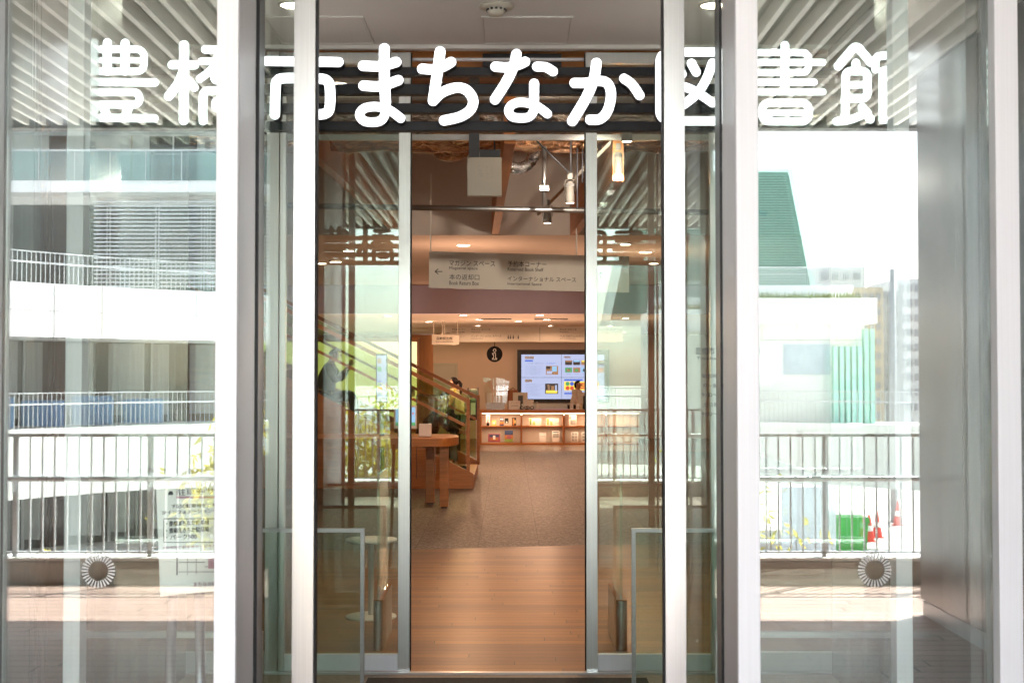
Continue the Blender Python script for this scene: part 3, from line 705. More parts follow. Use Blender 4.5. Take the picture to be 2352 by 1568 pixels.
stroke(c, A((950, 133), (948, 793)), 22.5); stroke(c, A((843, 305), (1045, 307)), 20); stroke(c, A((950, 340), (898, 470), (815, 583)), 21); stroke(c, A((985, 440), (1042, 505)), 19.5)
stroke(c, A((1135, 172), (1300, 172), (1420, 165)), 18); stroke(c, A((1105, 275), (1500, 275)), 16.5); stroke(c, A((1262, 190), (1205, 335), (1092, 430)), 18); stroke(c, A((1320, 300), (1475, 430)), 17)
stroke(c, T(A, rrect(1212, 372, 1395, 448, 30)), 16, True, True)
stroke(c, A((1117, 800), (1117, 610), (1130, 550), (1190, 535), (1400, 535), (1460, 550), (1475, 610), (1475, 800)), 19.5); stroke(c, T(A, rrect(1222, 618, 1390, 694, 28)), 16, True, True)
c = MB(); CH.append(c)   # 市
stroke(c, A((1673, 272), (2315, 282)), 22); stroke(c, A((1752, 743), (1758, 510), (1775, 445), (1850, 424), (2140, 428), (2215, 450), (2238, 510), (2236, 680), (2200, 735), (2115, 745)), 23); stroke(c, A((2000, 180), (2000, 860)), 22)
c = MB(); CH.append(c)   # ま
stroke(c, B((178, 315), (330, 318), (472, 283)), 23); stroke(c, B((182, 490), (330, 495), (490, 443)), 23); stroke(c, B((367, 165), (367, 400), (378, 640)), 24)
stroke(c, B((378, 630), (372, 735), (335, 795), (262, 812), (185, 798), (148, 745), (185, 692), (270, 674), (360, 685), (430, 717), (510, 777)), 20.5)
c = MB(); CH.append(c)   # ち
stroke(c, B((700, 340), (800, 345), (895, 317), (955, 282)), 23); stroke(c, B((858, 190), (840, 330), (797, 622)), 24)
stroke(c, B((798, 622), (860, 560), (940, 522), (1025, 507), (1102, 538), (1150, 620), (1122, 706), (1030, 765), (893, 797)), 23)
c = MB(); CH.append(c)   # な
stroke(c, B((1346, 322), (1450, 328), (1550, 305), (1608, 280)), 22.5); stroke(c, B((1532, 212), (1505, 325), (1440, 460), (1343, 612)), 23); stroke(c, B((1712, 322), (1790, 328), (1855, 365)), 21.5); stroke(c, B((1688, 472), (1687, 640)), 22)
stroke(c, B((1687, 630), (1682, 715), (1642, 765), (1570, 776), (1492, 762), (1463, 707), (1500, 655), (1580, 638), (1680, 658), (1750, 697), (1805, 740)), 20)
c = MB(); CH.append(c)   # か
stroke(c, B((2045, 465), (2150, 464), (2255, 447), (2330, 465), (2365, 540), (2358, 640), (2325, 730), (2265, 785), (2183, 790)), 22.5); stroke(c, B((2238, 290), (2215, 430), (2150, 590), (2025, 800)), 23.5); stroke(c, C((107, 352), (165, 395), (220, 475)), 21.5)
c = MB(); CH.append(c)   # 図
stroke(c, T(C, rrect(368, 160, 850, 661, 70)), 20, True, True); stroke(c, C((598, 242), (632, 305)), 21); stroke(c, C((500, 262), (528, 322)), 21); stroke(c, C((750, 240), (700, 370), (620, 480), (470, 590)), 21); stroke(c, C((460, 390), (580, 425), (670, 475), (750, 530)), 20.5)
c = MB(); CH.append(c)   # 書
stroke(c, C((1278, 112), (1278, 440)), 19.5)
stroke(c, C((1040, 163), (1380, 163), (1440, 180), (1453, 235), (1440, 290), (1380, 308), (1040, 308)), 15.5)
for y_, x1_ in ((234, 1555), (378, 1492), (449, 1556)): stroke(c, C((1000, y_), (x1_, y_)), 15.5)
stroke(c, T(C, rrect(1113, 530, 1453, 664, 50)), 18, True, True); stroke(c, C((1120, 602), (1450, 602)), 14)
c = MB(); CH.append(c)   # 館
stroke(c, C((1667, 262), (1735, 180), (1795, 124), (1850, 175), (1905, 238)), 20); stroke(c, C((1795, 240), (1796, 300)), 20); stroke(c, T(C, rrect(1719, 300, 1878, 497, 38)), 19, True, True); stroke(c, C((1719, 397), (1878, 397)), 16)
stroke(c, C((1719, 480), (1719, 650)), 19.5); stroke(c, C((1655, 664), (1760, 650), (1880, 600)), 18.5); stroke(c, C((1842, 562), (1900, 648)), 20)
stroke(c, C((1938, 285), (1942, 215), (1985, 187), (2180, 187), (2218, 212), (2222, 285)), 18); stroke(c, C((2082, 120), (2082, 180)), 18)
stroke(c, C((1990, 300), (1990, 655)), 18); stroke(c, T(C, rrect(1990, 290, 2160, 430, 25)), 17, True, True); stroke(c, T(C, rrect(1990, 520, 2170, 655, 25)), 17, True, True)
for nm, c in zip('豊橋市まちなか図書館', CH):
    o = c.build('sign_character', ['letter', 'letterside'], sg); o['label'] = 'glowing white character ' + nm
# ------------------------------------------------------------------ guard rails (stainless)
def guard(x0, x1, ytop, V, label, depth=None):
    """inverted U of square steel tube"""
    z = Z(ytop, V); t = .02; r = empty('guard_rail', label, 'guard rail', (X(x0, V), V, 0), 'stainless guard rails by the doors')
    a, b_ = X(x0, V), X(x1, V)
    MB().box(a, b_, V, V + .02, z - t, z).build('top_bar', 'guardsteel', r, bevel=.001)
    lo, hi = min(a, b_) + t + .001, max(a, b_) - t - .001
    MB().box(lo, hi, V + .006, V + .014, .05, z - t - .001).build('glass_infill', 'guard_glass', r)
    MB().box(a, a + t * (1 if x1 > x0 else -1), V + .0005, V + .0195, 0, z - t - .0005).build('upright', 'guardsteel', r, bevel=.001)
    MB().box(b_ - t * (1 if x1 > x0 else -1), b_, V + .0005, V + .0195, 0, z - t - .0005).build('upright', 'guardsteel', r, bevel=.001)
guard(838, 560, 1213, 6.55, 'steel guard rail standing before the left inner door'); guard(1450, 1720, 1213, 6.55, 'steel guard rail standing before the right inner door')
guard(606, 62, 1450, 4.25, 'steel guard rail behind the left front pane'); guard(1642, 2160, 1450, 4.25, 'steel guard rail behind the right front pane')
# ------------------------------------------------------------------ notice board on an easel
VE = 3.62
ez = empty('notice_board', 'pale parking notice on an easel behind the left pane', 'notice board', (X(440, VE), VE, 0))
pq = [P(x, y, VE) for x, y in ((368, 1368), (545, 1352), (545, 1070), (358, 1102))]
MB().prism(pq, VE, VE + .008).build('notice_sheet', mat('notice_paper', (.94, .93, .9), .7, 0, .01), ez)
for s_, x0, x1, y0, y1 in (('駐車券サービス', 405, 560, 1122, 1138), ('下記の駐車場をご利用の方は', 393, 545, 1158, 1167), ('2Fインフォメーションへ駐車券を', 372, 545, 1172, 1181),
                       ('・豊橋まちなか駐車場', 382, 480, 1196, 1208), ('・豊橋えきちか駐車場', 382, 480, 1212, 1224), ('・パーク500', 382, 452, 1228, 1239), ('※他施設の駐車券サービスとの重複加算', 374, 545, 1254, 1260), ('まちなか図書館', 445, 520, 1336, 1346)):
    ptext(s_, x0, x1, y0, y1, VE - .001, 'ink' if y0 < 1250 else 'mauve', ez, slope=.04)
MB().pbox(405, 545, 1139, 1144, VE - .002, .0015).build('underline_stripe', 'mauve', ez)
b = MB(); b.pbox(376, 545, 1190, 1191.5, VE - .002, .0015).pbox(376, 545, 1244, 1245.5, VE - .002, .0015).pbox(375, 376.5, 1192, 1243.5, VE - .002, .0015); b.build('frame_line', 'ink', ez)
b = MB()
for xa, xb_, ya, yb in ((405, 408, 1278, 1320), (410, 470, 1290, 1291.5), (430, 431, 1280, 1320), (410, 500, 1312, 1313), (450, 451, 1282, 1318), (470, 500, 1300, 1301)): b.pbox(xa, xb_, ya, yb, VE - .002, .0015)
b.build('street_map', 'greyprint', ez); MB().pbox(478, 500, 1282, 1305, VE - .0025, .0015).build('map_building', 'mauve', ez)
b = MB(); b.prism([P(387, 1136, VE), P(398, 1136, VE), P(398, 1131, VE), P(396, 1127, VE), P(390, 1127, VE), P(387, 1131, VE)], VE - .003, VE - .001); b.build('car_symbol', 'ink', ez)
for xt, xl in ((395, 372), (455, 450), (500, 515)):
    MB().tube([(X(xt, VE), VE + .03, Z(1330, VE)), (X(xl, VE), VE + (.13 if xl == 450 else .03), 0)], .014, 8).build('easel_leg', 'graypanel', ez)
# ================================================================== INNER SCREEN AND DOORS
isc = empty('inner_glazed_screen', 'inner glazed screen with silver posts and low steel rails', 'glazing', (0, D2, 0))
ZT = VCZ - .03
for x0, x1 in ((612, 640), (1646, 1672), (250, 270), (2080, 2100)):
    MB().box(X(x0, D2), X(x1, D2), D2 - .02, D2 + .06, 0, ZT).build('post', 'steel', isc, bevel=.0015)
for x0, x1 in ((270, 612), (1672, 2080)):
    MB().box(X(x0, D2) + .001, X(x1, D2) - .001, D2 + .02, D2 + .03, .11, ZT).build('sidelight_pane', 'glass_in', isc)
    MB().box(X(x0, D2) + .001, X(x1, D2) - .001, D2, D2 + .05, .01, .109).build('bottom_rail', 'satin', isc)
MB().box(X(640, D2), X(1646, D2), D2 + .045, D2 + .07, Z(135, D2), Z(129, D2)).build('door_track', 'satin', isc)
MB().box(X(250, D2), X(2100, D2), D2 - .04, D2 - .005, .0005, .012).build('floor_track', 'steel', isc)
MB().box(X(1107, D2), X(1292, D2), D2 + .09, D2 + .2, Z(144, D2), Z(114, D2)).build('door_sensor', 'black', isc, bevel=.004)
MB().box(X(640, D2), X(1646, D2), D2 + .2, D2 + .24, Z(146, D2), VCZ + .1).build('timber_header', 'woodh', isc)
l3 = leaf('inner_sliding_door', 915, 942, 641, 655, D2 + .0, 'half open inner glass door left of the view into the library', 'inner sliding doors', 'glass_in', ZT, .10)
MB().box(X(942, D2) + .0005, X(944.5, D2), D2 + .004, D2 + .04, .012, ZT).build('rubber_seal', 'rubber', l3)
l4 = leaf('inner_sliding_door', 1346, 1372, 1632, 1645, D2 + .0, 'half open inner glass door right of the view into the library', 'inner sliding doors', 'glass_in', ZT, .10)
MB().box(X(1343.5, D2), X(1346, D2) - .0005, D2 + .004, D2 + .04, .012, ZT).build('rubber_seal', 'rubber', l4)
# ================================================================== LIBRARY INTERIOR
WB = VF(1256)                                      # wood / stone boundary
VA = 14.0; ZA = Z(540, VA)                         # front of the lower soffit
VB = (ZA - EYE) / (860 - 655) * F                  # bulkhead
ZB = EYE + (860 - 720) / F * VB
VFAR = 33.0
XL, XR = -8.5, 5.0
struct('stone_floor', MB().box(XL, XR, D2 + .0, VF(1036), -.12, -.003), 'stone', 'speckled grey brown stone tile floor of the library')
b = MB(); b.prismz([(XL, D2 - .03), (XR, D2 - .03), (XR, WB + .45), (X(1347, VF(1251)), VF(1251)), (X(942, VF(1262)), VF(1262)), (XL, WB - .9)], -.05, .001)
struct('wood_floor', b, 'woodfloor', 'orange brown plank floor just inside the library doors')
struct('counter_floor', MB().box(XL, XR, VF(1036) + .001, VFAR + .5, -.12, 0), 'woodfloor', 'warm plank floor in front of the information counter')
struct('high_ceiling', MB().box(XL, XR, D2 + .25, VA, 4.55, 4.7), 'ceil', 'plain exposed ceiling above the ducts')
struct('lower_soffit', MB().box(XL, XR, VA + .005, VB + .6, ZA, 4.6), 'ceil', 'lower plain ceiling with downlights beyond the ducts')
struct('bulkhead', MB().box(XL, XR, VB, VB + .2, ZB, ZA - .001), 'lav', 'lavender ceiling drop across the library, daylight tint put into its colour')
struct('far_ceiling', MB().box(XL, XR, VB + .201, VFAR + .4, ZB, ZB + .3), 'ceil', 'low warm ceiling above the information counter')
def wall(nm, mb, m_, lb): return tag(mb.build(nm, m_), lb, 'wall')
wall('library_wall', MB().box(XL, XR, VA, VA + .004, ZA, 4.55), 'beige', 'beige high wall above the lower ceiling, behind the track lights')
wall('library_wall', MB().box(X(995, VFAR), XR, VFAR, VFAR + .2, 0, ZB), 'paint', 'warm white wall behind the information counter')
wall('library_wall', MB().box(XL, X(995, VFAR) - .001, VFAR + .4, VFAR + .6, 0, ZB + .2), 'woodwall', 'dark wood panelled wall left of the white wall')
wall('library_wall', MB().box(XR, XR + .2, D2, VFAR + .6, 0, 4.7), 'woodwall', 'wood panelled side wall beyond the right inner door')
wall('library_wall', MB().box(XL - .2, XL, D2, VFAR + .6, 0, 4.7), 'beige', 'pale side wall far left behind the stair')
for sx in (-1, 1):
    a, b_ = (XL, X(250, D2)) if sx < 0 else (X(2100, D2), XR)
    wall('library_wall', MB().box(a, b_, D2 - .02, D2 + .1, 0, 4.7), 'beige', 'wall closing the %s side of the inner screen' % ('left' if sx < 0 else 'right'))
wall('library_wall', MB().box(XL, XR, D2 + .25, D2 + .3, VCZ + .1, 4.7), 'beige', 'wall above the inner doors facing into the library')
# door in the far wall
dr = empty('store_door', 'plain beige door in the white wall left of the counter', 'door', (X(1020, VFAR), VFAR, 0))
MB().pbox(997, 1047, 838, 1030, VFAR - .03, .025).build('door_leaf', 'beige', dr); MB().pbox(1047.5, 1051, 834, 1030, VFAR - .05, .045).build('frame', 'signboard', dr); MB().pbox(995, 1047, 834, 837.5, VFAR - .05, .045).build('frame', 'signboard', dr)
# yellow lit wall, its light put into the material as glow
VN = 29.0
nw = empty('lit_shelf_wall', 'pale yellow shelf wall behind the stair, its light painted as glow', 'shelf wall', (X(850, VN), VN, 0))
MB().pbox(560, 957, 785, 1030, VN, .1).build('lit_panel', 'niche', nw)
MB().pbox(957.5, 961, 780, 1030, VN - .2, .3).build('side_panel', 'wood', nw)
MB().pbox(560, 961, 940, 946, VN - .25, .24).build('shelf', 'wood', nw)
MB().pbox(560, 961, 776, 784, VN - .25, .35).build('top_panel', 'wood', nw)
MB().pbox(942, 953, 888, 910, VN - .1, .02).build('framed_photo', 'paper', nw); MB().pbox(944, 950, 891, 900, VN - .105, .004).build('photo_print', 'greyprint', nw)
# ------------------------------------------------------------------ overhead services
def dl(o, lb, cat, grp=None): return tag(o, lb, cat, grp)
VD = 9.6
b = MB()
def duct(y0, y1, V, name, m_, lb, ry=None):
    zc = (Z(y0, V) + Z(y1, V)) / 2; r = (Z(y0, V) - Z(y1, V)) / 2; mb = MB(); pts = []; rs = []
    for i in range(90):
        x = -4 + i * 8 / 89; pts.append((x, V + r, zc + random.uniform(-.012, .012))); rs.append(r * random.uniform(.93, 1.05))
    return dl(mb.tube(pts, rs, 20).build(name, m_), lb, 'duct')
duct(300, 346, 9.9, 'foil_duct', 'foilo', 'copper tinted foil wrapped duct above the track lights')
duct(244, 306, 9.3, 'foil_duct', 'foil', 'silver crinkled foil duct just under the sign bars')
mb = MB(); zc = Z(226, 10.5); r = .075
mb.tube([(-4, 10.5, zc), (4, 10.5, zc)], r, 24)
for i in range(40): mb.tube([(-4 + i * .2, 10.5, zc), (-3.99 + i * .2, 10.5, zc)], r * 1.05, 24)
dl(mb.build('spiral_duct', 'galv'), 'galvanised spiral duct seen between the sign bars', 'duct')
mb = MB(); xx0, xx1, V_ = X(1150, 10.2), X(1228, 10.2), 10.3
pts = [((xx0 + xx1) / 2 + (xx1 - xx0) / 2 * math.cos(a), V_, Z(345, V_) - .16 * math.sin(-a) * .9) for a in [PI + PI * i / 24 for i in range(25)]]
mb.tube(pts, [.042 + .006 * (i % 2) for i in range(25)], 14); dl(mb.build('flexible_duct', 'foil'), 'sagging flexible foil duct loop beside the timber beam', 'duct')
mb = MB(); pts = [(X(1035, V_) + X(1168 + 32, V_) * math.cos(a), V_, Z(345, V_) - .05 * math.sin(-a)) for a in [PI + PI * i / 16 for i in range(17)]]
mb.tube(pts, .04, 12); dl(mb.build('flexible_duct', 'foilo'), 'shallow flexible duct sag left of the white square plate', 'duct')
# white square plate on an L-shaped conduit
VP = 8.4
sp_ = empty('ceiling_sensor_box', 'square white box hung from a dark L shaped conduit', 'sensor box', (X(1112, VP), VP, Z(361, VP)))
MB().pbox(1073, 1152, 361.5, 450, VP, .05).build('white_plate', 'signboard', sp_, bevel=.004)
b = MB(); b.pbox(1077, 1101, 120, 361, VP + .01, .04); b.pbox(1101.5, 1149, 344, 360.5, VP + .01, .04); b.build('conduit', 'conduit', sp_)
b = MB()
for i in range(26):
    px, py = random.uniform(1096, 1130), random.uniform(378, 408); b.pbox(px, px + 2.5, py, py + 1.5, VP - .001, .0005)
b.build('faint_print', mat('faint_grey_print', (.55, .52, .46), .7), sp_)
# pipes
def hpipe(x0, y0, x1, y1, V, r, m_, nm, lb):
    a, b_ = P(x0, y0, V), P(x1, y1, V); return dl(MB().tube([(a[0], V, a[1]), (b_[0], V, b_[1])], r, 10).build(nm, m_), lb, 'pipe')
MB_ = MB(); a, b_ = P(500, 313, 8.9), P(1700, 318, 8.9)
dl(MB().box(a[0], b_[0], 8.9, 8.93, a[1] - .025, a[1] + .012).build('cable_tray', 'galv'), 'straight galvanised channel across the view above the plate', 'cable tray')
hpipe(600, 471, 1760, 490, 10.2, .022, 'galv', 'steel_pipe', 'long thin galvanised pipe crossing below the white plate')
hpipe(1250, 338, 1250, 474, 9.8, .018, 'galv', 'hanger_pipe', 'vertical hanger pipe with clamp beside the track lights')
dl(MB().pbox(1240, 1261, 426, 438, 9.7, .06).build('pipe_clamp', 'galv'), 'small steel clamp on the vertical hanger pipe', 'clamp')
for x0, y0, x1, y1, lb in ((1227, 318, 1306, 396, 'diagonal bracing wire with turnbuckle'), (1311, 300, 1311, 398, 'thin vertical hanging wire left of the track end'), (1326, 340, 1326, 480, 'thin vertical hanging wire beside the upper spotlight'), (1136, 300, 1136, 352, 'short vertical wire behind the timber beam'), (1338, 345, 1338, 420, 'thin vertical wire close to the right inner stile')):
    hpipe(x0, y0, x1, y1, 9.5, .0055, 'conduit', 'hanging_wire', lb)['group'] = 'hanging wires'
# timber beams running back to the soffit
def beam(xn, yn, Vn, xf, yf, Vf, wn, h, lb):
    a, b_ = P(xn, yn, Vn), P(xf, yf, Vf); w2 = wn / 2
    vs = []
    for (x, z), V in ((a, Vn), (b_, Vf)): vs += [(x - w2, V, z), (x + w2, V, z), (x + w2, V, z + h), (x - w2, V, z + h)]
    return dl(MB().add(vs, [(0, 1, 2, 3), (7, 6, 5, 4), (0, 4, 5, 1), (1, 5, 6, 2), (2, 6, 7, 3), (3, 7, 4, 0)]).build('timber_beam', 'beam'), lb, 'beam', 'timber roof beams')
beam(1171, 330, 9.0, 1138, 537, 13.9, .075, .34, 'slanting timber beam behind the white square plate')
beam(1420, 415, 9.0, 1318, 540, 13.9, .075, .36, 'timber beam end at the right inner stile below the pipe')
beam(690, 330, 9.0, 905, 530, 13.9, .075, .36, 'timber beam seen through the left inner door')
# track with spotlights
tr0, tr1 = P(1420, 310, 9.0), P(1236, 492, 11.2)
tk = empty('lighting_track', 'thin white lighting track slanting above the spotlights', 'track', (tr0[0], 9.0, tr0[1]))
MB().tube([(tr0[0], 9.0, tr0[1]), (tr1[0], 11.2, tr1[1])], .014, 6).build('track_rail', 'signboard', tk)
def spot(x, ytop, ybot, V, lb):
    cx, zt = P(x, ytop, V); zb = Z(ybot, V); r = .033; h = zt - zb
    s = empty('track_spotlight', lb, 'spotlight', (cx, V, zb), 'track spotlights')
    MB().box(cx - .018, cx + .018, V - .018, V + .018, zb + h * .78, zt).build('mounting_block', 'spotgrey', s, bevel=.002)
    MB().lathe((cx, V, zb), [(r * .95, 0), (r, .002), (r * .98, h * .25), (r * .78, h * .68), (r * .6, h * .72), (0, h * .72)], 20).build('lamp_housing', 'spotgrey', s)
    b = MB()
    for k in range(9):
        a = PI + PI * (k + .5) / 9; b.box(cx + r * .84 * math.cos(a) - .002, cx + r * .84 * math.cos(a) + .002, V + r * .84 * math.sin(a) - .003, V + r * .84 * math.sin(a) + .003, zb + h * .54, zb + h * .64)
    b.build('cooling_slot', 'black', s)
    b = MB()
    for q in (-1, 1): b.tube([(cx + q * r * .3, V, zb + h * .8), (cx + q * r * 1.1, V, zb + h * .74), (cx + q * r * 1.18, V, zb + h * .3)], .0025, 6)
    b.build('yoke', 'spotgrey', s)
    MB().lathe((cx, V, zb), [(0, .003), (r * .93, .003)], 20).build('lamp_disc', 'lamp', s)
    lamp('spot_lamp', (cx, V, zb - .01), 14, .06, (1, .76, .5), s, 2.2)
    return s
spot(1309, 397, 467, 9.6, 'white spotlight higher on the track, near the right inner stile')
spot(1257, 459, 513, 10.5, 'white spotlight lower on the track, below the hanger pipe')
spot(1420, 330, 400, 9.0, 'white spotlight on the track seen through the right inner door')
fourth = spot(1440, 288, 326, 7.9, 'short white spotlight high behind the right inner door, added to light the big sign')  # extra spotlight, added so the hanging sign gets brighter
aim = bpy.data.lights.new('sign_fill_lamp', 'SPOT'); aim.spot_size = math.radians(44); aim.spot_blend = .8; aim.shadow_soft_size = .04; aim.energy = 430 * LF; aim.color = (1, .84, .68)
aimo = bpy.data.objects.new('sign_fill_lamp', aim); COL.objects.link(aimo); aimo.parent = fourth; aimo.location = (-.06, .05, -.03)
aimo.rotation_euler = (Vector((.65, 7.95, 2.96)) - Vector((.25, 13, 2.55))).to_track_quat('Z', 'Y').to_euler()
# downlights
def dlz(x, y, z, lb, grp, power, r=.055, fill=0):
    a, v = oncl(x, y, z); downlight(a, v, z, lb, grp, power, r, fill=fill)
high = []  # unseen lamps added overhead to wash the hanging sign
for x_, v_, lb in ((-2.4, 9.4, 'downlight in the high ceiling over the stool'), (.75, 8.0, 'downlight in the high ceiling over the passage'), (2.6, 9.6, 'downlight in the high ceiling on the gate side')):
    high.append(downlight(x_, v_, 4.55, lb, 'downlights in the high library ceiling', 60 if v_ < 9 else 40, .09, (1, .72, .48)))
g1 = 'downlights in the lower library ceiling'
dlz(1064, 562, ZA, 'bright downlight in the ceiling above the big hanging sign', g1, 30, .075, 36)
dlz(1483, 578, ZA, 'downlight above the sign seen through the right inner door', g1, 30, .075, 36)
dlz(770, 600, ZA, 'downlight seen through the left inner door above the stair', g1, 8, .075, 8)
for x_, y_, lb in ((1437, 560, 'downlight seen through the right inner door, beside its stile'), (1502, 604, 'downlight seen through the right inner door, near the outer stile'), (800, 575, 'downlight seen through the left inner door, above the stair rail'), (738, 604, 'downlight seen through the left inner door, near the outer stile')):
    dlz(x_, y_, ZA, lb, g1, 0, .06)
g2 = 'downlights in the low counter ceiling'
for x, y, lb in ((1064, 723, 'downlight at the ceiling edge left of centre'), (1240, 723, 'downlight at the ceiling edge right of centre'), (1100, 733, 'downlight right of the small hanging sign'),
                 (1190, 737, 'small downlight midway above the long sign'), (1256, 733, 'downlight right of centre behind the ceiling edge'), (985, 738, 'downlight left of the small hanging sign'),
                 (1437, 730, 'downlight seen through the right inner door'), (890, 724, 'downlight seen through the left inner door')):
    dlz(x, y, ZB, lb, g2, 34, .07, 22)
for x_ in (-1.2, .1, 1.4, 2.7): downlight(x_, 31.3, ZB, 'downlight close to the white wall behind the counter', 'downlights along the white wall', 26, .07)  # out of view, added to brighten the back wall
for x_, lb in ((1098, 'downlight just before the long sign, left pool of light'), (1264, 'downlight just before the long sign, right pool of light'), (1400, 'downlight just before the long sign, seen through the right inner door')):
    downlight(X(x_, 27.3), 27.25, ZB, lb, 'downlights lighting the long sign', 30, .06)
for x in (1060, 1190):
    a, v = oncl(x, 731, ZB)
    MB_ = MB().box(a + .3, a + .9, v, v + .35, ZB - .01, ZB - .001); o = MB_.build('air_vent', 'greyprint'); tag(o, 'dark slotted air vent in the low ceiling, %s of centre' % ('left' if x < 1100 else 'right'), 'air vent', 'ceiling air vents')
# ------------------------------------------------------------------ big hanging sign
VH = 13.0
hs = empty('hanging_direction_sign', 'large pale hanging direction sign with black Japanese lettering and left arrow', 'sign', (X(1160, VH), VH, Z(620, VH)))
q = [P(985, 661, VH), P(1445, 672, VH), P(1445, 589, VH), P(986, 577, VH)]
MB().prism(q, VH, VH + .025).build('sign_board', 'signboard', hs)
for x in (989, 1324):
    a = P(x, 578 + (x - 985) * .025, VH); MB().box(a[0] - .006, a[0] + .006, VH + .005, VH + .017, a[1] + .001, ZA + (.0 if VH > VA else .5)).build('hanger_rod', 'signboard', hs)
SL = -.02
for s_, x0, x1, y0, y1 in (('マガジン スペース', 1032, 1137, 597, 610), ('Magazine space', 1032, 1097, 612, 620), ('本の返却口', 1032, 1101, 629, 642), ('Book Return Box', 1032, 1100, 645, 654),
                       ('予約本コーナー', 1166, 1255, 599, 612), ('Reserved Book Shelf', 1166, 1248, 614, 622), ('インターナショナル スペース', 1166, 1323, 634, 645), ('International Space', 1166, 1244, 648, 656),
                       ('インフォメーション', 1398, 1442, 606, 616)):
    ptext(s_, x0, x1, y0, y1, VH - .001, 'ink', hs, slope=SL)
b = MB(); b.pbox(999, 1016, 622.6, 624.4, VH - .003, .0025)
b.prism([P(998, 623.5, VH), P(1006, 616.8, VH), P(1007.4, 618, VH), P(1000.8, 623.5, VH), P(1007.4, 629, VH), P(1006, 630.2, VH)], VH - .0055, VH - .0035); b.build('arrow', 'ink', hs)
b = MB(); b.pbox(1379, 1380.6, 625, 640, VH - .003, .0025); b.prism([P(1374, 631, VH), P(1379.8, 624, VH), P(1385.6, 631, VH), P(1384, 632, VH), P(1379.8, 627, VH), P(1375.6, 632, VH)], VH - .0055, VH - .0035); b.build('arrow', 'ink', hs)
# ------------------------------------------------------------------ far sign, small sign, i disc
VK = 28.0
fs_ = empty('long_hanging_sign', 'long pale hanging sign lit from above over the information counter', 'sign', (X(1220, VK), VK, Z(765, VK)))
MB().pbox(1018, 1430, 746, 785, VK, .04).build('sign_board', 'signboard', fs_)
for x in (1039, 1190, 1268, 1340, 1410): MB().pbox(x - 1, x + 1, 700, 745.8, VK + .01, .02).build('hanger_rod', 'signboard', fs_)
for s_, x0, x1, y0, y1 in (('予約本コーナー', 1038, 1069, 754, 759), ('Reserved Book Shelf', 1038, 1067, 761, 763.5), ('マガジン スペース', 1082, 1126, 754, 759), ('Magazine space', 1082, 1104, 761, 763.5), ('インターナショナル スペース', 1082, 1151, 769, 774),
                       ('International Space', 1082, 1109, 776, 778.5), ('キッズ スペース', 1286, 1324, 754, 759), ("Kid's Space", 1286, 1306, 761, 763.5), ('ヘルス&ウェルネス スペース', 1286, 1368, 769, 774), ('Health & Wellness Space', 1286, 1322, 776, 778.5), ('パフォーマンス スペース', 1372, 1428, 754, 759)):
    ptext(s_, x0, x1, y0, y1, VK - .001, 'ink', fs_)
MB().pbox(1239.5, 1240.3, 752, 782, VK - .003, .0025).build('divider_line', 'greyprint', fs_)
for x in (1166, 1171, 1177.5, 1189):
    b = MB(); c0 = P(x + 1.5, 770.5, VK); b.add([(c0[0] + .012 * math.cos(t * PI / 5), VK - .002, c0[1] + .012 * math.sin(t * PI / 5)) for t in range(10)], [tuple(range(10))])
    b.pbox(x, x + 3, 772.5, 778, VK - .0025, .002); b.build('pictogram', 'greyprint', fs_)
b = MB(); b.pbox(1024, 1033, 764.6, 765.4, VK - .003, .0025); b.build('arrow', 'ink', fs_)
VQ = 25.0
ss = empty('small_hanging_sign', 'small pale hanging sign for the book lending machine', 'sign', (X(1024, VQ), VQ, Z(780, VQ)))
MB().prism([P(992, 791, VQ), P(1054, 791.5, VQ), P(1055, 769.5, VQ), P(992, 768, VQ)], VQ, VQ + .04).build('sign_board', 'signboard', ss)
for x in (996, 1016, 1021, 1051): MB().pbox(x - .9, x + .9, 712, 768, VQ + .01, .02).build('hanger_rod', 'signboard', ss)
ptext('自動貸出機', 1003, 1039, 773.5, 780.5, VQ - .001, 'ink', ss); ptext('Book Lending Machine', 1001, 1041, 783, 786.5, VQ - .001, 'ink', ss)
idc = empty('information_disc', 'round black hanging disc with a white outlined letter i', 'sign', (X(1136, VK), VK, Z(813, VK)))
c0 = P(1136, 813, VK); r = X(1169 + 18.3, VK)
MB().add([(c0[0] + r * math.cos(2 * PI * k / 40), VK - s, c0[1] + r * math.sin(2 * PI * k / 40)) for s in (0, .02) for k in range(40)],
         [tuple(range(39, -1, -1)), tuple(range(40, 80))] + [(k, (k + 1) % 40, (k + 1) % 40 + 40, k + 40) for k in range(40)]).build('disc', 'ink', idc)
MB().pbox(1135.2, 1136.9, 785.5, 795, VK - .015, .012).build('hanger_rod', 'black', idc)
b = MB(); yy = VK - .024
def line(pts, wd):
    for (xa, ya), (xb_, yb) in zip(pts, pts[1:]):
        p, q_ = Vector(P(xa, ya, VK)), Vector(P(xb_, yb, VK)); d = (q_ - p).normalized(); n_ = Vector((-d.y, d.x)) * wd; p -= d * wd; q_ += d * wd
        global_y = yy - .0003 * (line.k % 7); line.k += 1
        b.add([(p.x + n_.x, global_y, p.y + n_.y), (q_.x + n_.x, global_y, q_.y + n_.y), (q_.x - n_.x, global_y, q_.y - n_.y), (p.x - n_.x, global_y, p.y - n_.y)], [(0, 1, 2, 3)])
line.k = 0
line([(1136.2 + 3.1 * math.cos(t * PI / 8), 804.5 + 3.1 * math.sin(t * PI / 8)) for t in range(17)], .0045)
line([(1131.2, 811), (1138.2, 811), (1138.2, 822.5), (1141, 822.5), (1141, 825.2), (1131, 825.2), (1131, 822.5), (1133.8, 822.5), (1133.8, 813.7), (1131.2, 813.7), (1131.2, 811)], .0045)
b.build('letter_outline', 'paper', idc)
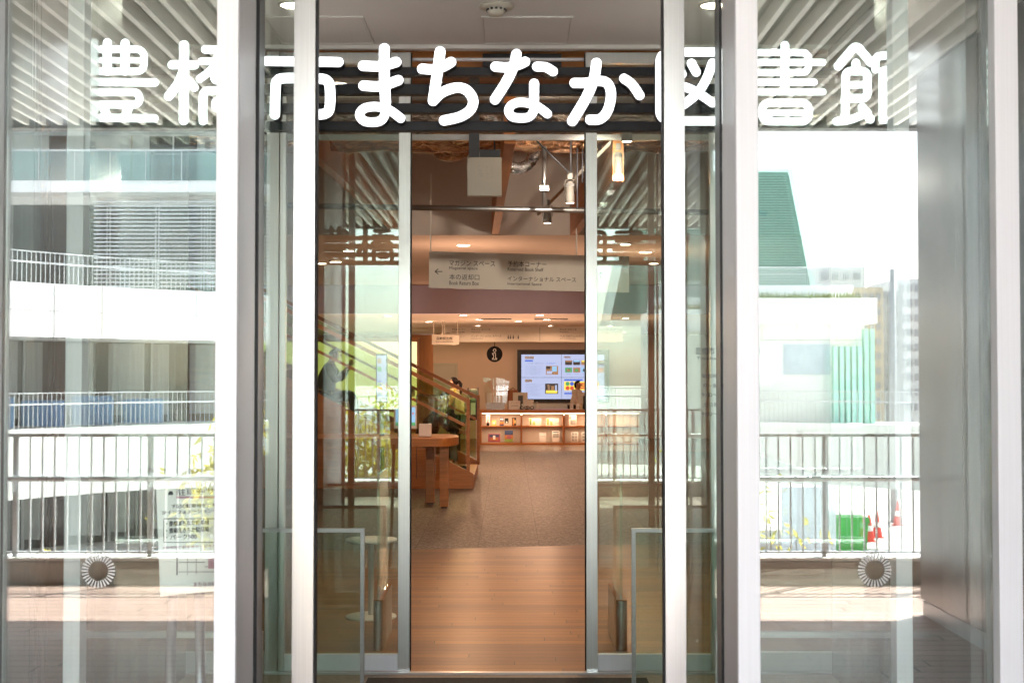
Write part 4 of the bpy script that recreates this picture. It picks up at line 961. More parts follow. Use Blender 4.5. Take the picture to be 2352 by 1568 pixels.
# ------------------------------------------------------------------ video wall
VV = VFAR - .12
vw = empty('video_wall', 'large video wall of four bright screens behind the counter', 'screen', (X(1292, VV), VV, Z(863, VV)))
MB().pbox(1188, 1399, 803, 923, VV - .02, .1).build('dark_frame', 'black', vw)
MB().pbox(1186, 1401, 926, 945, VV - .02, .1).build('lower_plinth', 'bwall', vw)
tl = [(1197.5, 1289.3, 814, 866.3), (1290, 1388, 814, 866.3), (1197.5, 1289.3, 867, 916), (1290, 1388, 867, 916)]
scr = [MB().pbox(*t, VV - .03, .008).build('screen', 'screen', vw) for t in tl]
def pic(k, x0, x1, y0, y1, m_, nm='screen_image', d=0): return MB().pbox(x0, x1, y0, y1, VV - .0315 - .0005 * d, .0012).build(nm, m_, scr[k])
pic(0, 1206, 1226, 818, 824, 'paper', 'caption_box'); pic(0, 1206, 1224, 826.5, 830, 'scr_blue', 'caption_bar')
def stext(k, s_, x0, x1, y0, y1, m_='scr_txt'): 
    X0, Zb = P(x0, y1, VV); X1, Zt = P(x1, y0, VV); text(s_, X0, X1, Zb, Zt - Zb, VV - .0335, m_, scr[k])
stext(0, '図書', 1210, 1222, 819.5, 822.5); stext(0, '本・雑誌・紙芝居合わせて', 1212, 1250, 832.5, 836); stext(0, '1人10点まで', 1254, 1276, 832.5, 836, 'scr_blue')
for i in range(7): stext(0, '借りている資料の返却期限までに手続きください'[:22 - (i * 5) % 9], 1207, 1250 - (i * 7) % 12, 840 + i * 3.1, 841.8 + i * 3.1)
pic(0, 1254, 1282, 840, 860, 'scr_brown'); pic(0, 1260, 1272, 846, 857, 'paper', d=1); pic(0, 1268, 1279, 841, 853, 'scr_teal', d=2); pic(0, 1254, 1264, 841, 847, 'scr_dark', d=3); pic(0, 1256, 1268, 852, 858.5, 'screen', d=4)
pic(1, 1296, 1310, 818, 822, 'paper', 'caption_box'); stext(1, '施設予約', 1298, 1308, 819, 821.2); stext(1, '次の施設を予約できます', 1297, 1340, 824, 826)
for i in range(5):
    xa = 1298 + i * 18.5; pic(1, xa, xa + 16, 827.5, 838, ('scr_dark', 'scr_dark', 'scr_brown', 'scr_dark', 'scr_dark')[i]); pic(1, xa + 1, xa + 15, 827.5, 831, ('scr_brown', 'scr_teal', 'scr_yellow', 'scr_brown', 'paper')[i], d=1)
    pic(1, xa, xa + 16, 844, 855, ('scr_green', 'scr_brown', 'scr_teal', 'scr_brown', 'scr_brown')[i]); pic(1, xa + 4, xa + 11, 847, 853, ('paper', 'scr_green', 'scr_dark', 'scr_blue', 'scr_red')[i], d=1)
    for yy_ in (840.5, 857.5): stext(1, '利用案内', xa + 2, xa + 13, yy_, yy_ + 1.6)
pic(2, 1206, 1222, 871, 877, 'paper', 'caption_box'); stext(2, '予約', 1210, 1219, 872.5, 875.5)
for i in range(9): stext(2, '資料の予約は館内検索機またはホームページから'[:22 - (i * 7) % 10], 1207, 1249 - (i * 5) % 13, 881 + i * 3.2, 882.8 + i * 3.2)
pic(2, 1252, 1282, 880.5, 904, 'scr_dark'); pic(2, 1254, 1280, 896, 902.5, 'scr_yellow', d=1); pic(2, 1257.5, 1263, 883, 897, 'paper', d=2); pic(2, 1275, 1279, 884, 898, 'screen', d=2); pic(2, 1266, 1273, 886, 895, 'scr_brown', d=2)
pic(3, 1296, 1338, 870.5, 874, 'scr_blue', 'caption_bar'); pic(3, 1296, 1376, 876, 896, 'scr_yellow', 'caption_panel')
for i, (cx_, cy_, m_) in enumerate(((1303.5, 881, 'scr_green'), (1313.5, 881, 'scr_blue'), (1303.5, 891, 'scr_red'), (1313.5, 891, 'scr_red'))):
    c0 = P(cx_, cy_, VV); r = X(1169 + 4.6, VV); MB().add([(c0[0] + r * math.cos(PI * k / 10), VV - .0336, c0[1] + r * math.sin(PI * k / 10)) for k in range(20)], [tuple(range(20))]).build('round_badge', m_, scr[3])
for i in range(3):
    pic(3, 1321, 1345, 879 + i * 5, 882.6 + i * 5, 'scr_red', d=1); pic(3, 1352, 1374, 879 + i * 5, 882.6 + i * 5, 'scr_red', d=1)
for i in range(4): stext(3, 'くわしくは窓口まで', 1300, 1335, 899 + i * 3.6, 901 + i * 3.6)
pic(3, 1296, 1330, 901.5, 905, 'scr_blue', 'caption_bar', d=2)
# ------------------------------------------------------------------ information counter
VC_ = VF(1021)
cn = empty('information_counter', 'long oak information counter with lit open shelves', 'counter', (X(1260, VC_), VC_, 0))
def ctr(x0, x1, y0, y1, d, m_, nm, V=None): return MB().pbox(x0, x1, y0, y1, V or VC_, d).build(nm, m_, cn)
ctr(1097, 1470, 941, 948, .9, 'woodh', 'worktop', VC_ - .06)
ctr(1100, 1106, 948.3, 1021, .5, 'wood', 'divider'); 
for x in (1195.5, 1293, 1390): ctr(x, x + 4.2, 948.3, 1017, .45, 'wood', 'divider')
for x0, x1 in ((1106.2, 1195.3), (1199.9, 1292.8), (1297.4, 1389.8), (1394.4, 1468)):
    ctr(x0, x1, 978, 981, .36, 'woodh', 'shelf', VC_ + .02)
    bk = ctr(x0, x1, 948.5, 1017, .02, 'signboard', 'back_panel', VC_ + .42)
    s = ctr(x0 + 1, x1 - 1, 948.6, 949.4, .02, 'led', 'led_strip', VC_ + .06)
    xc = (X(x0, VC_) + X(x1, VC_)) / 2
    l = bpy.data.lights.new('shelf_lamp', 'AREA'); l.shape = 'RECTANGLE'; l.size = X(x1, VC_) - X(x0, VC_) - .1; l.size_y = .03; l.energy = .45; l.color = (1, .70, .45)
    lo = bpy.data.objects.new('shelf_lamp', l); COL.objects.link(lo); lo.parent = s; lo.location = Vector((xc, VC_ + .10, Z(950, VC_))); lo.matrix_parent_inverse = Matrix.Identity(4); lo.location -= Vector(cn.location) * 0
    l2_ = l.copy(); l2_.energy = .26
    lo2 = bpy.data.objects.new('shelf_lamp', l2_); COL.objects.link(lo2); lo2.parent = s; lo2.location = Vector((xc, VC_ + .10, Z(983, VC_)))
ctr(1106.2, 1468, 1017.3, 1021.3, .4, 'woodh', 'plinth')
for x in (1197.6, 1295, 1392): MB().ball((X(x, VC_), VC_ - .012, Z(951, VC_)), .018, 10).build('knob_lamp', 'led', cn)
# leaflets on the shelves
bk_cols = [M['paper'], mat('print_navy', (.03, .05, .12), .5), mat('print_orange', (.5, .2, .05), .5), mat('print_rose', (.35, .1, .14), .5), mat('print_green', (.25, .4, .1), .5), mat('print_yellow', (.75, .6, .2), .5), M['black']]
def leaflet(x0, x1, y0, y1, m_, lb, inner=None, txt=None):
    r = empty('leaflet', lb, 'leaflet', (X(x0, VC_), VC_ + .2, Z(y1, VC_)), 'leaflets on the counter shelves')
    V = VC_ + .2; MB().pbox(x0, x1, y0, y1, V, .012).build('cover', m_, r)
    for k, (a, b_, c_, d_, mm) in enumerate(inner or []): MB().pbox(x0 + (x1 - x0) * a, x0 + (x1 - x0) * b_, y0 + (y1 - y0) * c_, y0 + (y1 - y0) * d_, V - .002 - .001 * k, .0015).build('cover_print', mm, r)
    if txt: ptext(txt[0], *txt[1], V - .001, 'ink', r)
K = bk_cols
leaflet(1116, 1125.5, 952, 977.5, K[0], 'pale leaflet with dark calligraphy and a figure, upper left shelf', [(.15, .85, .72, 1, 'ink'), (.35, .6, .55, .72, K[3])], ('芝', (1119, 1124, 955, 965)))
leaflet(1129, 1140, 965, 977.5, K[5], 'small yellow square leaflet on the upper left shelf', [(.25, .75, .3, .7, K[0])])
leaflet(1147.5, 1157, 959, 966.8, K[1], 'small navy landscape card above an orange one', [(.1, .9, .3, .6, K[0])])
leaflet(1147.5, 1157, 968, 977.5, K[2], 'small orange sunset card below a navy one', [(0, 1, .6, 1, K[1])])
leaflet(1159.5, 1168, 960, 971.5, K[6], 'black card with a white half moon', [(.3, .7, .65, .95, K[0])])
leaflet(1176, 1185.5, 959, 977.5, K[6], 'tall black leaflet with gold print', [(.2, .5, .1, .9, K[2]), (.6, .85, .3, .7, K[5])])
leaflet(1121, 1149, 996, 1014.5, K[3], 'rose coloured crowd picture on the lower left shelf', [(.1, .9, .1, .4, K[1]), (.2, .8, .5, .8, K[2]), (.4, .6, .2, .7, K[0])])
leaflet(1159, 1178, 988, 1014.5, K[2], 'poster card with blue sky, orange band and green field', [(0, 1, 0, .4, K[1]), (0, 1, .75, 1, K[4]), (.25, .8, .45, .72, K[3])])
leaflet(1215, 1243, 960, 977.5, K[0], 'pale leaflet with green and yellow blocks beside the first divider', [(.05, .2, .05, .9, K[4]), (.3, .5, .45, .9, K[5])])
leaflet(1255, 1283, 960, 977.5, K[0], 'pale leaflet with green and yellow blocks beside the second divider', [(.05, .2, .05, .9, K[4]), (.3, .5, .45, .9, K[5])])
leaflet(1239, 1254, 994, 1015, K[0], 'plain white sheet on the lower middle shelf', [(.1, .9, .35, .38, 'greyprint')])
leaflet(1268, 1285, 989, 1015, K[0], 'printed white sheet with grey text block on the lower middle shelf', [(.1, .9, .05, .14, 'greyprint'), (.12, .88, .22, .6, M['curtain'])])
leaflet(1307, 1324, 952, 977.5, K[0], 'white calendar sheet with a large numeral four', [(.2, .9, .45, .9, M['curtain'])], ('4', (1306.5, 1312.5, 954, 963)))
for x, lb in ((1312, 'left white sheet with circles on the lower right shelf'), (1336, 'right white sheet with circles on the lower right shelf')):
    leaflet(x, x + 16, 992, 1015, K[0], lb, [(.1 + .42 * (k % 2), .45 + .42 * (k % 2), .08 + .3 * (k // 2), .3 + .3 * (k // 2), M['curtain']) for k in range(6)])
# things on the counter
VT_ = VC_ + .25; zc = Z(941, VC_ - .06)
def onc(nm, lb, cat, x, V=VT_): return empty(nm, lb, cat, (X(x, V), V, zc))
ub = onc('acrylic_stand', 'clear acrylic sheets standing in a grey box on the counter', 'partition stand', 1137)
MB().prism([P(1117.5, 940.5, VT_), P(1158, 940.5, VT_), P(1160, 925, VT_), P(1115, 925, VT_)], VT_, VT_ + .3).build('grey_box', 'graypanel', ub)
for i, (x0, x1, yt, lean) in enumerate(((1112, 1128, 866, -3), (1124, 1136, 868, -1), (1133, 1146, 866, 1), (1142, 1156, 868, 3), (1150, 1164, 872, 6))):
    a, b_, c_, d_ = P(x0 + 3, 926, VT_), P(x1 - 1, 926, VT_), P(x1 + lean, yt + 2, VT_), P(x0 + lean, yt, VT_)
    MB().prism([a, b_, c_, d_], VT_ + .03 + .045 * i, VT_ + .036 + .045 * i).build('acrylic_sheet', 'acrylic', ub)
for x, w_ in ((1118, 12), (1134, 3.5), (1141, 4), (1149, 5)): MB().pbox(x, x + w_, 902 if w_ > 10 else 908, 926, VT_ + .02 + x * .00001, .004).build('white_sheet', 'paper', ub)
def monitor(x0, x1, y0, y1, lb, V):
    m_ = empty('desk_monitor', lb, 'monitor', (X((x0 + x1) / 2, V), V, zc), 'monitors on the counter')
    MB().pbox(x0, x1, y0, y1, V, .04).build('monitor_back', 'signboard', m_, bevel=.006); xc = (x0 + x1) / 2
    MB().pbox(xc - 5, xc + 6, y0 + (y1 - y0) * .3, y1 + 2, V - .03, .028).build('stand_arm', 'black', m_); MB().pbox(xc - 3, xc + 3, y1 + 2, 940.5, V - .02, .04).build('stand_neck', 'black', m_); MB().pbox(xc - 8, xc + 8, 939.5, 941, V - .06, .2).build('stand_foot', 'black', m_)
monitor(1178, 1212, 901, 925, 'pale monitor back turned to the viewer beside the acrylic stand', VT_ + .1); monitor(1327, 1362, 901, 927, 'pale monitor back in front of the counter clerk', VT_ + .1)
bgm = onc('brown_case', 'brown leather case standing behind the left monitor', 'case', 1175, VT_ + .4); MB().pbox(1166, 1190, 895, 941, VT_ + .4, .12).build('case_body', 'woodwall', bgm, bevel=.03); MB().tube([(X(1172, VT_ + .4), VT_ + .45, Z(895, VT_ + .4)), (X(1178, VT_ + .4), VT_ + .45, Z(890, VT_ + .4)), (X(1184, VT_ + .4), VT_ + .45, Z(895, VT_ + .4))], .01).build('handle', 'woodwall', bgm)
def card(x0, x1, y0, y1, lb, m_='paper', V=VT_ - .1, t=None):
    r = empty('counter_card', lb, 'card', (X(x0, V), V, zc), 'cards standing on the counter')
    MB().pbox(x0, x1, y0, y1, V, .015).build('card_face', m_, r); MB().pbox(x0 + 2, x1 - 2, y1 - 1, 941, V + .016, .05).build('card_foot', m_, r)
    if t: ptext(t, x0 + (x1 - x0) * .2, x1 - (x1 - x0) * .15, y0 + (y1 - y0) * .15, y0 + (y1 - y0) * .3, V - .001, 'mauve', r)
    MB().pbox(x0 + (x1 - x0) * .2, x1 - (x1 - x0) * .2, y0 + (y1 - y0) * .55, y0 + (y1 - y0) * .62, V - .002, .0015).build('card_print', 'curtain', r)
card(1168, 1195, 920, 939.5, 'white notice card in front of the left monitor', t='受付のご案内'); card(1202, 1226, 918, 924, 'narrow pale sign on thin legs right of the left monitor')
card(1309, 1317, 926, 940, 'small card with a red mark before the clerk', t='案内'); card(1323, 1331, 926, 940, 'small white card beside the right monitor'); card(1332, 1338, 928, 940, 'small tan card at the foot of the right monitor', 'cream')
pb = onc('pump_bottle', 'white pump bottle on the counter', 'bottle', 1234.5, VT_ - .05); c0 = (X(1234.5, VT_), VT_ - .05, zc)
MB().lathe(c0, [(0, 0), (.034, 0), (.036, .01), (.036, .1), (.014, .125), (.014, .14), (0, .14)], 16).build('bottle_body', 'white', pb); MB().box(c0[0] - .005, c0[0] + .005, c0[1] - .005, c0[1] + .005, zc + .141, zc + .17).box(c0[0] - .03, c0[0] + .008, c0[1] - .006, c0[1] + .006, zc + .171, zc + .183).build('pump', 'white', pb)
for x, lb in ((1203, 'pair of dark rimmed spectacles on the counter, left pair'), (1217, 'pair of dark rimmed spectacles on the counter, right pair')):
    g_ = onc('spectacles', lb, 'spectacles', x, VT_ - .12); b = MB()
    for q in (-.05, .05):
        cx_ = X(x, VT_ - .12) + q; b.tube([(cx_ + .04 * math.cos(t * PI / 6), VT_ - .12, zc + .045 + .035 * math.sin(t * PI / 6)) for t in range(13)], .007, 6)
    b.build('spectacle_frame', 'black', g_)
# ------------------------------------------------------------------ wide stair with glass balustrades
VS0, VS1 = 18.55, 21.3
XS = X(1088, VS0)
stw = empty('wide_stair', 'oak bleacher stair rising to the left behind glass balustrades', 'stair', (XS, VS0, 0))
TR, RI = .335, .168; NSTEP = 16
for k in range(NSTEP):
    x1 = XS - k * TR; MB().box(XS - NSTEP * TR, x1, VS0 + .06, VS1 - .06, RI * k + .0005, RI * (k + 1)).build('step', 'woodh', stw, bevel=.004)
for nm, v0 in (('stringer', VS0), ('stringer', VS1 - .055)):
    top = lambda x: (XS - x) * RI / TR + RI + .06
    xe = XS - NSTEP * TR
    MB().prism([(XS, 0), (XS, RI * 1.25), (xe, top(xe) + .05), (xe, 0)], v0, v0 + .055).build(nm, 'woodh', stw)
def balus(v, xn, lb):
    r = empty('stair_balustrade', lb, 'balustrade', (xn, v, RI), 'balustrades of the wide stair')
    hgt = 1.1; s_ = RI / TR; L = 5.0; w_ = .03
    MB().box(xn - .045, xn, v, v + .05, RI * .9, RI + hgt).build('newel_post', 'wood', r, bevel=.003)
    def bar(dz, th, nm, x_off=0.):
        z0 = RI + hgt - dz; MB().prism([(xn - .046 - x_off, z0 - th), (xn - .046 - x_off, z0), (xn - L, z0 + (L - .046) * s_), (xn - L, z0 - th + (L - .046) * s_)], v + .002, v + .046).build(nm, 'wood', r)
    bar(0, .06, 'handrail'); bar(.36, .045, 'lower_rail', .02)
    z0 = RI + hgt - .07
    MB().prism([(xn - .06, RI + .08), (xn - .06, z0), (xn - L, z0 + (L - .06) * s_), (xn - L, RI + .08 + (L - .06) * s_)], v + .018, v + .03).build('glass_panel', 'glass_stair', r)
balus(VS0 + .005, X(1079, VS0), 'near oak and green glass balustrade of the wide stair'); balus(VS1 - .055, X(1102, VS1), 'far oak and green glass balustrade of the wide stair')
cu = MB().box(XS - 3 * TR - .1, XS - 3 * TR + .3, VS0 + .5, VS0 + .95, RI * 3 + .001, RI * 3 + .06).build('seat_cushion', 'pink', bevel=.02); tag(cu, 'pink cushion lying on a stair step', 'cushion')
# dark framed glass gate between table and stair
VGt = 17.6
gt_ = empty('glass_gate', 'dark framed glass panel with a round knob behind the table', 'glass panel', (X(987, VGt), VGt, 0))
b = MB(); b.pbox(957, 1028, 907, 908.4, VGt, .02).pbox(955.6, 957, 907, 1100, VGt, .02).pbox(1028, 1029.4, 907, 1100, VGt, .02); b.build('dark_frame', 'black', gt_)
MB().pbox(957.2, 1027.8, 908.6, 1100, VGt + .006, .008).build('glass_sheet', 'acrylic', gt_)
MB().ball((X(1025.5, VGt), VGt - .02, Z(953.5, VGt)), .022, 14).build('knob', 'steel', gt_)
# ------------------------------------------------------------------ table with monitor and printer
VTb = VF(1160)
ztb = Z(1002, VTb)
tb = empty('reading_table', 'oak table with rounded end left of the passage', 'table', (X(960, VTb), VTb, 0))
xe = X(1053, VTb); pts = [(-3.2, VTb - .5)]
pts += [(xe - .22 + .22 * math.sin(a), VTb + .1 - .6 * math.cos(a)) for a in [PI * i / 14 for i in range(15)]]
pts += [(-3.2, VTb + .7)]
MB().prismz(pts, ztb - .1, ztb).build('tabletop', 'woodh', tb, bevel=.004)
for x0, x1, y in ((978, 998, 1157), (1010, 1030, 1166)):
    V = VF(y); MB().box(X(x0, V), X(x1, V), V, V + .11, .012, ztb - .101).build('leg', 'wood', tb, bevel=.003)
    MB().box(X(x0 + 3, V), X(x1 - 3, V), V + .02, V + .09, 0, .0115).build('foot_pad', 'black', tb)
for x_ in (-2.6, -2.9): MB().box(x_, x_ + .11, VTb, VTb + .11, 0, ztb - .101).build('leg', 'wood', tb)
pr = empty('receipt_printer', 'small pale receipt printer on the oak table', 'printer', (X(975, VTb), VTb, ztb)); V = VTb - .15
def pz(y): return Z(y, V)
MB().box(X(962, V), X(990, V), V, V + .17, ztb + .006, ztb + .16).build('printer_body', 'white', pr, bevel=.008); MB().box(X(963, V), X(989, V), V + .01, V + .16, ztb, ztb + .0055).build('base', 'black', pr)
MB().box(X(967, V), X(984, V), V + .03, V + .06, ztb + .1602, ztb + .164).build('paper_slot', 'black', pr)
mo = empty('kiosk_monitor', 'white framed monitor with a blue picture at the table end', 'monitor', (X(940, VTb), VTb + .1, ztb)); V = VTb + .1
MB().box(X(905, V), X(957, V), V, V + .04, ztb + .09, Z(931, V)).build('screen_frame', 'white', mo, bevel=.005); MB().box(X(909, V), X(954, V), V - .003, V - .0005, ztb + .13, Z(935, V)).build('screen', 'scr_teal', mo)
MB().box(X(909, V), X(954, V), V - .005, V - .0035, ztb + .13, ztb + .17).build('screen_image', 'scr_green', mo); MB().box(X(947, V), X(951, V), V - .005, V - .0035, ztb + .27, ztb + .29).build('screen_image', 'scr_red', mo); MB().box(X(925, V), X(940, V), V + .01, V + .1, ztb, ztb + .089).build('stand', 'white', mo)
# ------------------------------------------------------------------ detection gates, round stool
for x0, x1, lb, sg_ in ((858, 880, 'book detection gate with silver base left of the passage', 1), (1414, 1440, 'book detection gate with silver base right of the passage', -1)):
    V = VF(1494); r = empty('detection_gate', lb, 'detection gate', (X(x0, V), V, 0), 'book detection gates'); a, b_ = X(x0, V), X(x1, V)
    w_ = b_ - a; L = .62; zb_ = Z(1381, V); o_ = .02 * sg_
    b = MB(); b.box(a, b_, V + w_ / 2, V + L, 0, zb_); b.lathe(((a + b_) / 2, V + w_ / 2, 0), [(w_ / 2, 0), (w_ / 2, zb_)], 24)
    b.build('base', 'steel', r); MB().box(a + .003, b_ - .003, V + .01, V + L - .003, zb_ + .0005, zb_ + .008).build('base_cap', 'woodwall', r)
    MB().box((a + b_) / 2 - .006, (a + b_) / 2 + .006, V + .05, V + L - .04, zb_ + .009, 1.02).build('glass_panel', 'glass_in', r)
    b = MB(); b.box((a + b_) / 2 - .009, (a + b_) / 2 + .009, V + .03, V + .049, zb_ + .009, 1.03); b.build('panel_edge', 'acrylic', r)
rs_ = empty('round_stool', 'white round pedestal table inside the left inner door', 'side table', (X(852, 8.7), 8.75, 0)); c0 = (X(852, 8.7), 8.75, 0)
MB().lathe(c0, [(0, .5), (.17, .5), (.17, .515), (0, .515)], 32).build('table_top', 'white', rs_); MB().lathe(c0, [(.02, .02), (.02, .5)], 12).build('column', 'white', rs_); MB().lathe(c0, [(0, 0), (.17, 0), (.165, .012), (.02, .02), (0, .02)], 32).build('base', 'white', rs_)
# tall mirrored strip: video wall reflection drawn as a glowing panel
VX = 20.5
ns = empty('mirrored_strip', 'narrow upright glowing strip, painted reflection of the video wall, seen through the left inner door', 'screen', (X(877, 16.5), 16.5, 0)); VX = 16.5
MB().pbox(863, 890, 812, 925, VX, .03).build('dark_frame', 'black', ns, bevel=.01); MB().pbox(865.5, 888, 816, 921, VX - .004, .003).build('screen', 'screen', ns)
for x0, x1, y0, y1, m_ in ((867, 876, 823, 834, 'scr_brown'), (867, 876, 842, 853, 'scr_green'), (867, 877, 874, 877, 'scr_blue'), (867, 878, 879, 897, 'scr_yellow'), (867.5, 872, 880, 887, 'scr_green'), (872.5, 877, 880, 887, 'scr_blue'), (867.5, 872, 889, 896, 'scr_red'), (872.5, 877, 889, 896, 'scr_red'), (867, 877, 907, 910, 'scr_blue'), (886, 888, 823, 834, 'scr_dark'), (886, 888, 842, 853, 'scr_green'), (886, 888, 880, 897, 'scr_red')):
    MB().pbox(x0, x1, y0, y1, VX - .006 - (.001 if x1 - x0 < 6 else 0), .001).build('screen_image', m_, ns)
MB().pbox(872, 882, 925, VF and 1110, VX, .03).build('stand', 'black', ns)
# ================================================================== PEOPLE
def skin_mesh(name, verts, edges, rads, m_, parent, root=0, extra=None, sub=2):
    me = bpy.data.meshes.new(name); me.from_pydata([tuple(v) for v in verts], edges, []); o = bpy.data.objects.new(name, me); COL.objects.link(o)
    sk = o.modifiers.new('skin', 'SKIN'); sk.use_smooth_shade = True
    for i, r in enumerate(rads):
        d = me.skin_vertices[0].data[i]; d.radius = r if isinstance(r, tuple) else (r, r); d.use_root = (i == root)
    ss_ = o.modifiers.new('sub', 'SUBSURF'); ss_.levels = sub; ss_.render_levels = sub
    dg = bpy.context.evaluated_depsgraph_get(); nm_ = bpy.data.meshes.new_from_object(o.evaluated_get(dg)); bpy.data.objects.remove(o); bpy.data.meshes.remove(me)
    if extra:
        bm = bmesh.new(); bm.from_mesh(nm_); em = bpy.data.meshes.new('tmp'); em.from_pydata(extra.v, [], extra.f); bm.from_mesh(em); bm.to_mesh(nm_); bm.free(); bpy.data.meshes.remove(em)
    nm_.materials.clear(); nm_.materials.append(M[m_]); nm_.name = name
    for p in nm_.polygons: p.use_smooth = True
    r_ = bpy.data.objects.new(name, nm_); COL.objects.link(r_); r_.parent = parent; return r_
def person(label, loc, rz, J, top, legs, hair='short', shoes='darkcloth', skirt=None):
    """J: joints in local space, figure faces +x. hip, chest, neck, head, l/r: shoulder elbow wrist, knee ankle toe"""
    p = empty('person', label, 'person', loc); p.rotation_euler.z = rz
    V3 = lambda k: Vector(J[k])
    hd = V3('head'); fw = Vector(J.get('face', (1, 0, -.05))).normalized(); up = (hd - V3('neck')).normalized(); sdv = fw.cross(up).normalized()
    vs = [V3('hip'), V3('hip').lerp(V3('chest'), .5), V3('chest'), V3('neck'), hd - up * .06, hd, hd + up * .075]
    rd = [(.13, .16), (.11, .14), (.12, .17), .05, (.068, .062), (.09, .075), (.06, .055)]
    ed = [(0, 1), (1, 2), (2, 3), (3, 4), (4, 5), (5, 6)]
    ex = MB()
    for s in 'lr':
        b0 = len(vs); vs += [V3(s + 'sho'), V3(s + 'elb'), V3(s + 'wri'), V3(s + 'wri') + (V3(s + 'wri') - V3(s + 'elb')).normalized() * .06]
        rd += [.055, .042, .028, (.036, .02)]; ed += [(2, b0), (b0, b0 + 1), (b0 + 1, b0 + 2), (b0 + 2, b0 + 3)]
        dv = (V3(s + 'wri') - V3(s + 'elb')).normalized(); sd_ = dv.orthogonal().normalized(); nn = dv.cross(sd_); w_ = vs[b0 + 3]
        for k in range(4):
            bse = w_ + sd_ * (.024 - .016 * k); ln = (.06, .07, .066, .05)[k]
            ex.tube([bse, bse + dv * ln * .5 + nn * .008, bse + dv * ln * .85 + nn * .03], [.0095, .0088, .007], 6)
        ex.tube([w_ - dv * .03 + sd_ * .03, w_ + sd_ * .05 + dv * .01, w_ + sd_ * .052 + dv * .04 + nn * .01], [.011, .010, .008], 6)
        b0 = len(vs); hp = V3('hip') + Vector((0, .09 if s == 'l' else -.09, -.02)); vs += [hp, V3(s + 'kne'), V3(s + 'ank'), V3(s + 'toe')]
        rd += [.088, .058, .04, .036]; ed += [(0, b0), (b0, b0 + 1), (b0 + 1, b0 + 2), (b0 + 2, b0 + 3)]
    ex.tube([hd + fw * .083 + up * .012, hd + fw * .108 - up * .018], [.008, .013], 6)
    for q in (-1, 1):
        ex.ball(hd + fw * .085 + sdv * q * .03 + up * .022, .011, 8); ex.ball(hd + sdv * q * .076 - fw * .005, (.02, .02, .03), 8)
    skin_mesh('body', vs, ed, rd, 'skin', p, extra=ex)
    tv = [V3('hip') + Vector((0, 0, .02)), V3('hip').lerp(V3('chest'), .5), V3('chest'), V3('neck') - up * .02]; tr_ = [(.155, .185), (.14, .17), (.145, .19), .07]; te = [(0, 1), (1, 2), (2, 3)]
    for s in 'lr':
        b0 = len(tv); tv += [V3(s + 'sho'), V3(s + 'elb'), V3(s + 'elb').lerp(V3(s + 'wri'), .85)]; tr_ += [.078, .06, .044]; te += [(2, b0), (b0, b0 + 1), (b0 + 1, b0 + 2)]
    skin_mesh('shirt', tv, te, tr_, top, p)
    lv_ = [V3('hip')]; lr_ = [(.15, .18)]; le = []
    for s in 'lr':
        b0 = len(lv_); hp = V3('hip') + Vector((0, .09 if s == 'l' else -.09, -.04)); lv_ += [hp, V3(s + 'kne'), V3(s + 'kne').lerp(V3(s + 'ank'), .9)]; lr_ += [.108, .078, .06]; le += [(0, b0), (b0, b0 + 1), (b0 + 1, b0 + 2)]
    skin_mesh('trousers', lv_, le, lr_, legs, p)
    for s in 'lr':
        a, t_ = V3(s + 'ank'), V3(s + 'toe'); skin_mesh('shoe', [a + Vector((-.03, 0, -.03)), a.lerp(t_, .5) + Vector((0, 0, -.01)), t_ + Vector((.02, 0, 0))], [(0, 1), (1, 2)], [.05, .047, .036], shoes, p)
    h = MB(); bk = -fw
    c_ = hd + bk * .012 + up * .028
    rot = Matrix((fw, sdv, up)).transposed()
    tmp = MB(); tmp.ball((0, 0, 0), (.088, .08, .084), 18)
    tmp.v = [v for v in tmp.v]; keep = []
    for v in tmp.v:
        q = Vector(v)
        if q.x > .02 and q.z < .05: q = Vector((.02 - (q.x - .02) * .3, q.y * .95, q.z))
        if q.z < -.03 and hair == 'short': q.z = -.03 + (q.z + .03) * .5
        if q.z < 0 and hair == 'bob': q.z *= 1.5
        keep.append(rot @ q + c_)
    h.add(keep, tmp.f, 0, True)
    if hair == 'tail': h.tube([c_ + bk * .09, c_ + bk * .13 - up * .06, c_ + bk * .11 - up * .2, c_ + bk * .1 - up * .26], [.03, .035, .028, .01], 8)
    h.build('hair', 'hair', None).parent = p
    return p
def stand(h=1.58, lean=0, arms='down'):
    s = h / 1.7
    J = dict(hip=(0, 0, .93), chest=(.0 + lean, 0, 1.27), neck=(.01 + lean, 0, 1.46), head=(.03 + lean, 0, 1.585), lsho=(lean, .18, 1.4), rsho=(lean, -.18, 1.4), lkne=(.02, .1, .5), rkne=(.03, -.1, .5), lank=(-.01, .1, .08), rank=(0, -.1, .08), ltoe=(.15, .11, .035), rtoe=(.16, -.11, .035))
    if arms == 'down': J.update(lelb=(lean - .03, .25, 1.13), lwri=(lean + .06, .25, .9), relb=(lean - .03, -.25, 1.13), rwri=(lean + .06, -.25, .9))
    if arms == 'front': J.update(lelb=(lean + .02, .24, 1.13), lwri=(lean + .24, .16, 1.08), relb=(lean + .02, -.24, 1.13), rwri=(lean + .24, -.16, 1.1))
    return {k: tuple(c * s for c in v) for k, v in J.items()}
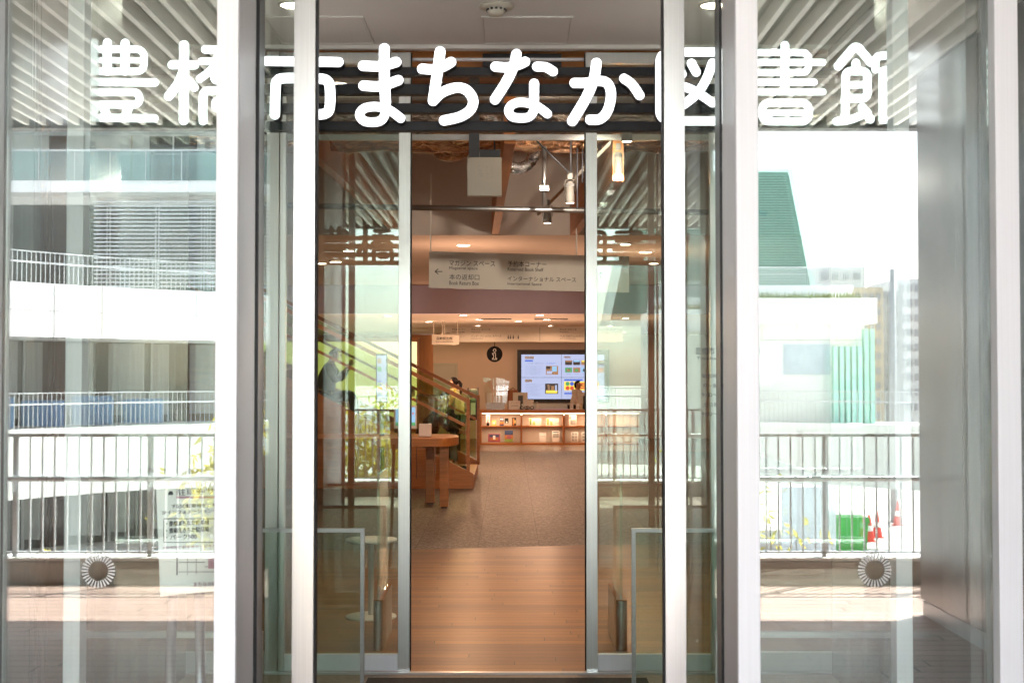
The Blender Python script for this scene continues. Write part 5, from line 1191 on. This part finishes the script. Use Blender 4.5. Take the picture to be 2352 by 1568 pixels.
def sit(lean=.25, face=(1, 0, -.4), phone=False):
    J = dict(hip=(0, 0, .09), chest=(lean * .7, 0, .42), neck=(lean, 0, .60), head=(lean + .06, 0, .72), face=face, lsho=(lean * .9, .18, .54), rsho=(lean * .9, -.18, .54), lkne=(.44, .12, .13), rkne=(.45, -.11, .14), lank=(.46, .12, -.27), rank=(.52, -.11, -.27), ltoe=(.62, .13, -.31), rtoe=(.69, -.12, -.31))
    if phone: J.update(lelb=(lean + .12, .22, .34), lwri=(lean + .26, .1, .55), relb=(lean + .1, -.24, .32), rwri=(lean + .24, -.06, .5))
    else: J.update(lelb=(lean + .1, .24, .3), lwri=(lean + .3, .12, .24), relb=(lean + .1, -.24, .3), rwri=(lean + .3, -.1, .24))
    return J
# woman standing beyond the stair
wom = person('woman in a cream top with a shoulder bag standing beyond the stair rail', (X(1048, 25), 25, 0), PI * .9, stand(1.55, .03, 'front'), 'cream', 'darkcloth', 'tail')
bg_ = empty('shoulder_bag', 'cream shoulder bag with yellow strap on the standing woman', 'bag', (X(1054, 24.8), 24.75, .8)); MB().box(X(1043, 24.75), X(1066, 24.75), 24.70, 24.82, .85, 1.2).build('bag_body', 'cream', bg_, bevel=.05)
MB().tube([(X(1046, 24.75), 24.76, 1.19), (X(1044, 24.75), 24.84, 1.3), (X(1049, 24.75), 24.9, 1.36)], .013, 6).build('strap', 'yellowcloth', bg_)
# person seated on the stair, bent over
person('person in dark top and grey trousers sitting bent forward on the stair', (XS - TR * 2.45, VS0 + 1.35, RI * 3 - .0), 0, sit(.3), 'darkcloth', 'grey_cloth', 'short')
# person seated higher on the stair, hand raised
person('dark clothed person sitting high on the stair, hands raised to the face', (X(742, 20), 20.0, RI * 7 - .0), 0, sit(.12, (1, 0, -.15), True), 'teal', 'darkcloth', 'short')
# clerk
person('clerk with a dark bob and white shirt behind the counter', (X(1323, 31.2), 31.2, 0), -.35, stand(1.45, .03, 'front'), 'shirt', 'darkcloth', 'bob')
# rack with bags by the far newel
rk = empty('bag_rack', 'dark rack with green bags beyond the stair newel post', 'rack', (X(1086, 24), 24, 0))
MB().pbox(1074, 1076, 890, 1050, 24, .03).build('rack_post', 'black', rk); MB().pbox(1097, 1099, 890, 1050, 24, .03).build('rack_post', 'black', rk)
MB().pbox(1077, 1096, 915, 965, 24.02, .2).build('hanging_bag', 'darkcloth', rk, bevel=.04); MB().pbox(1081, 1092, 925, 952, 24.0, .015).build('bag_pocket', 'greenedge', rk); MB().pbox(1076, 1097, 893, 912, 24.05, .2).build('folded_cloth', mat('sage_cloth', '6f8270', .8), rk, bevel=.04)
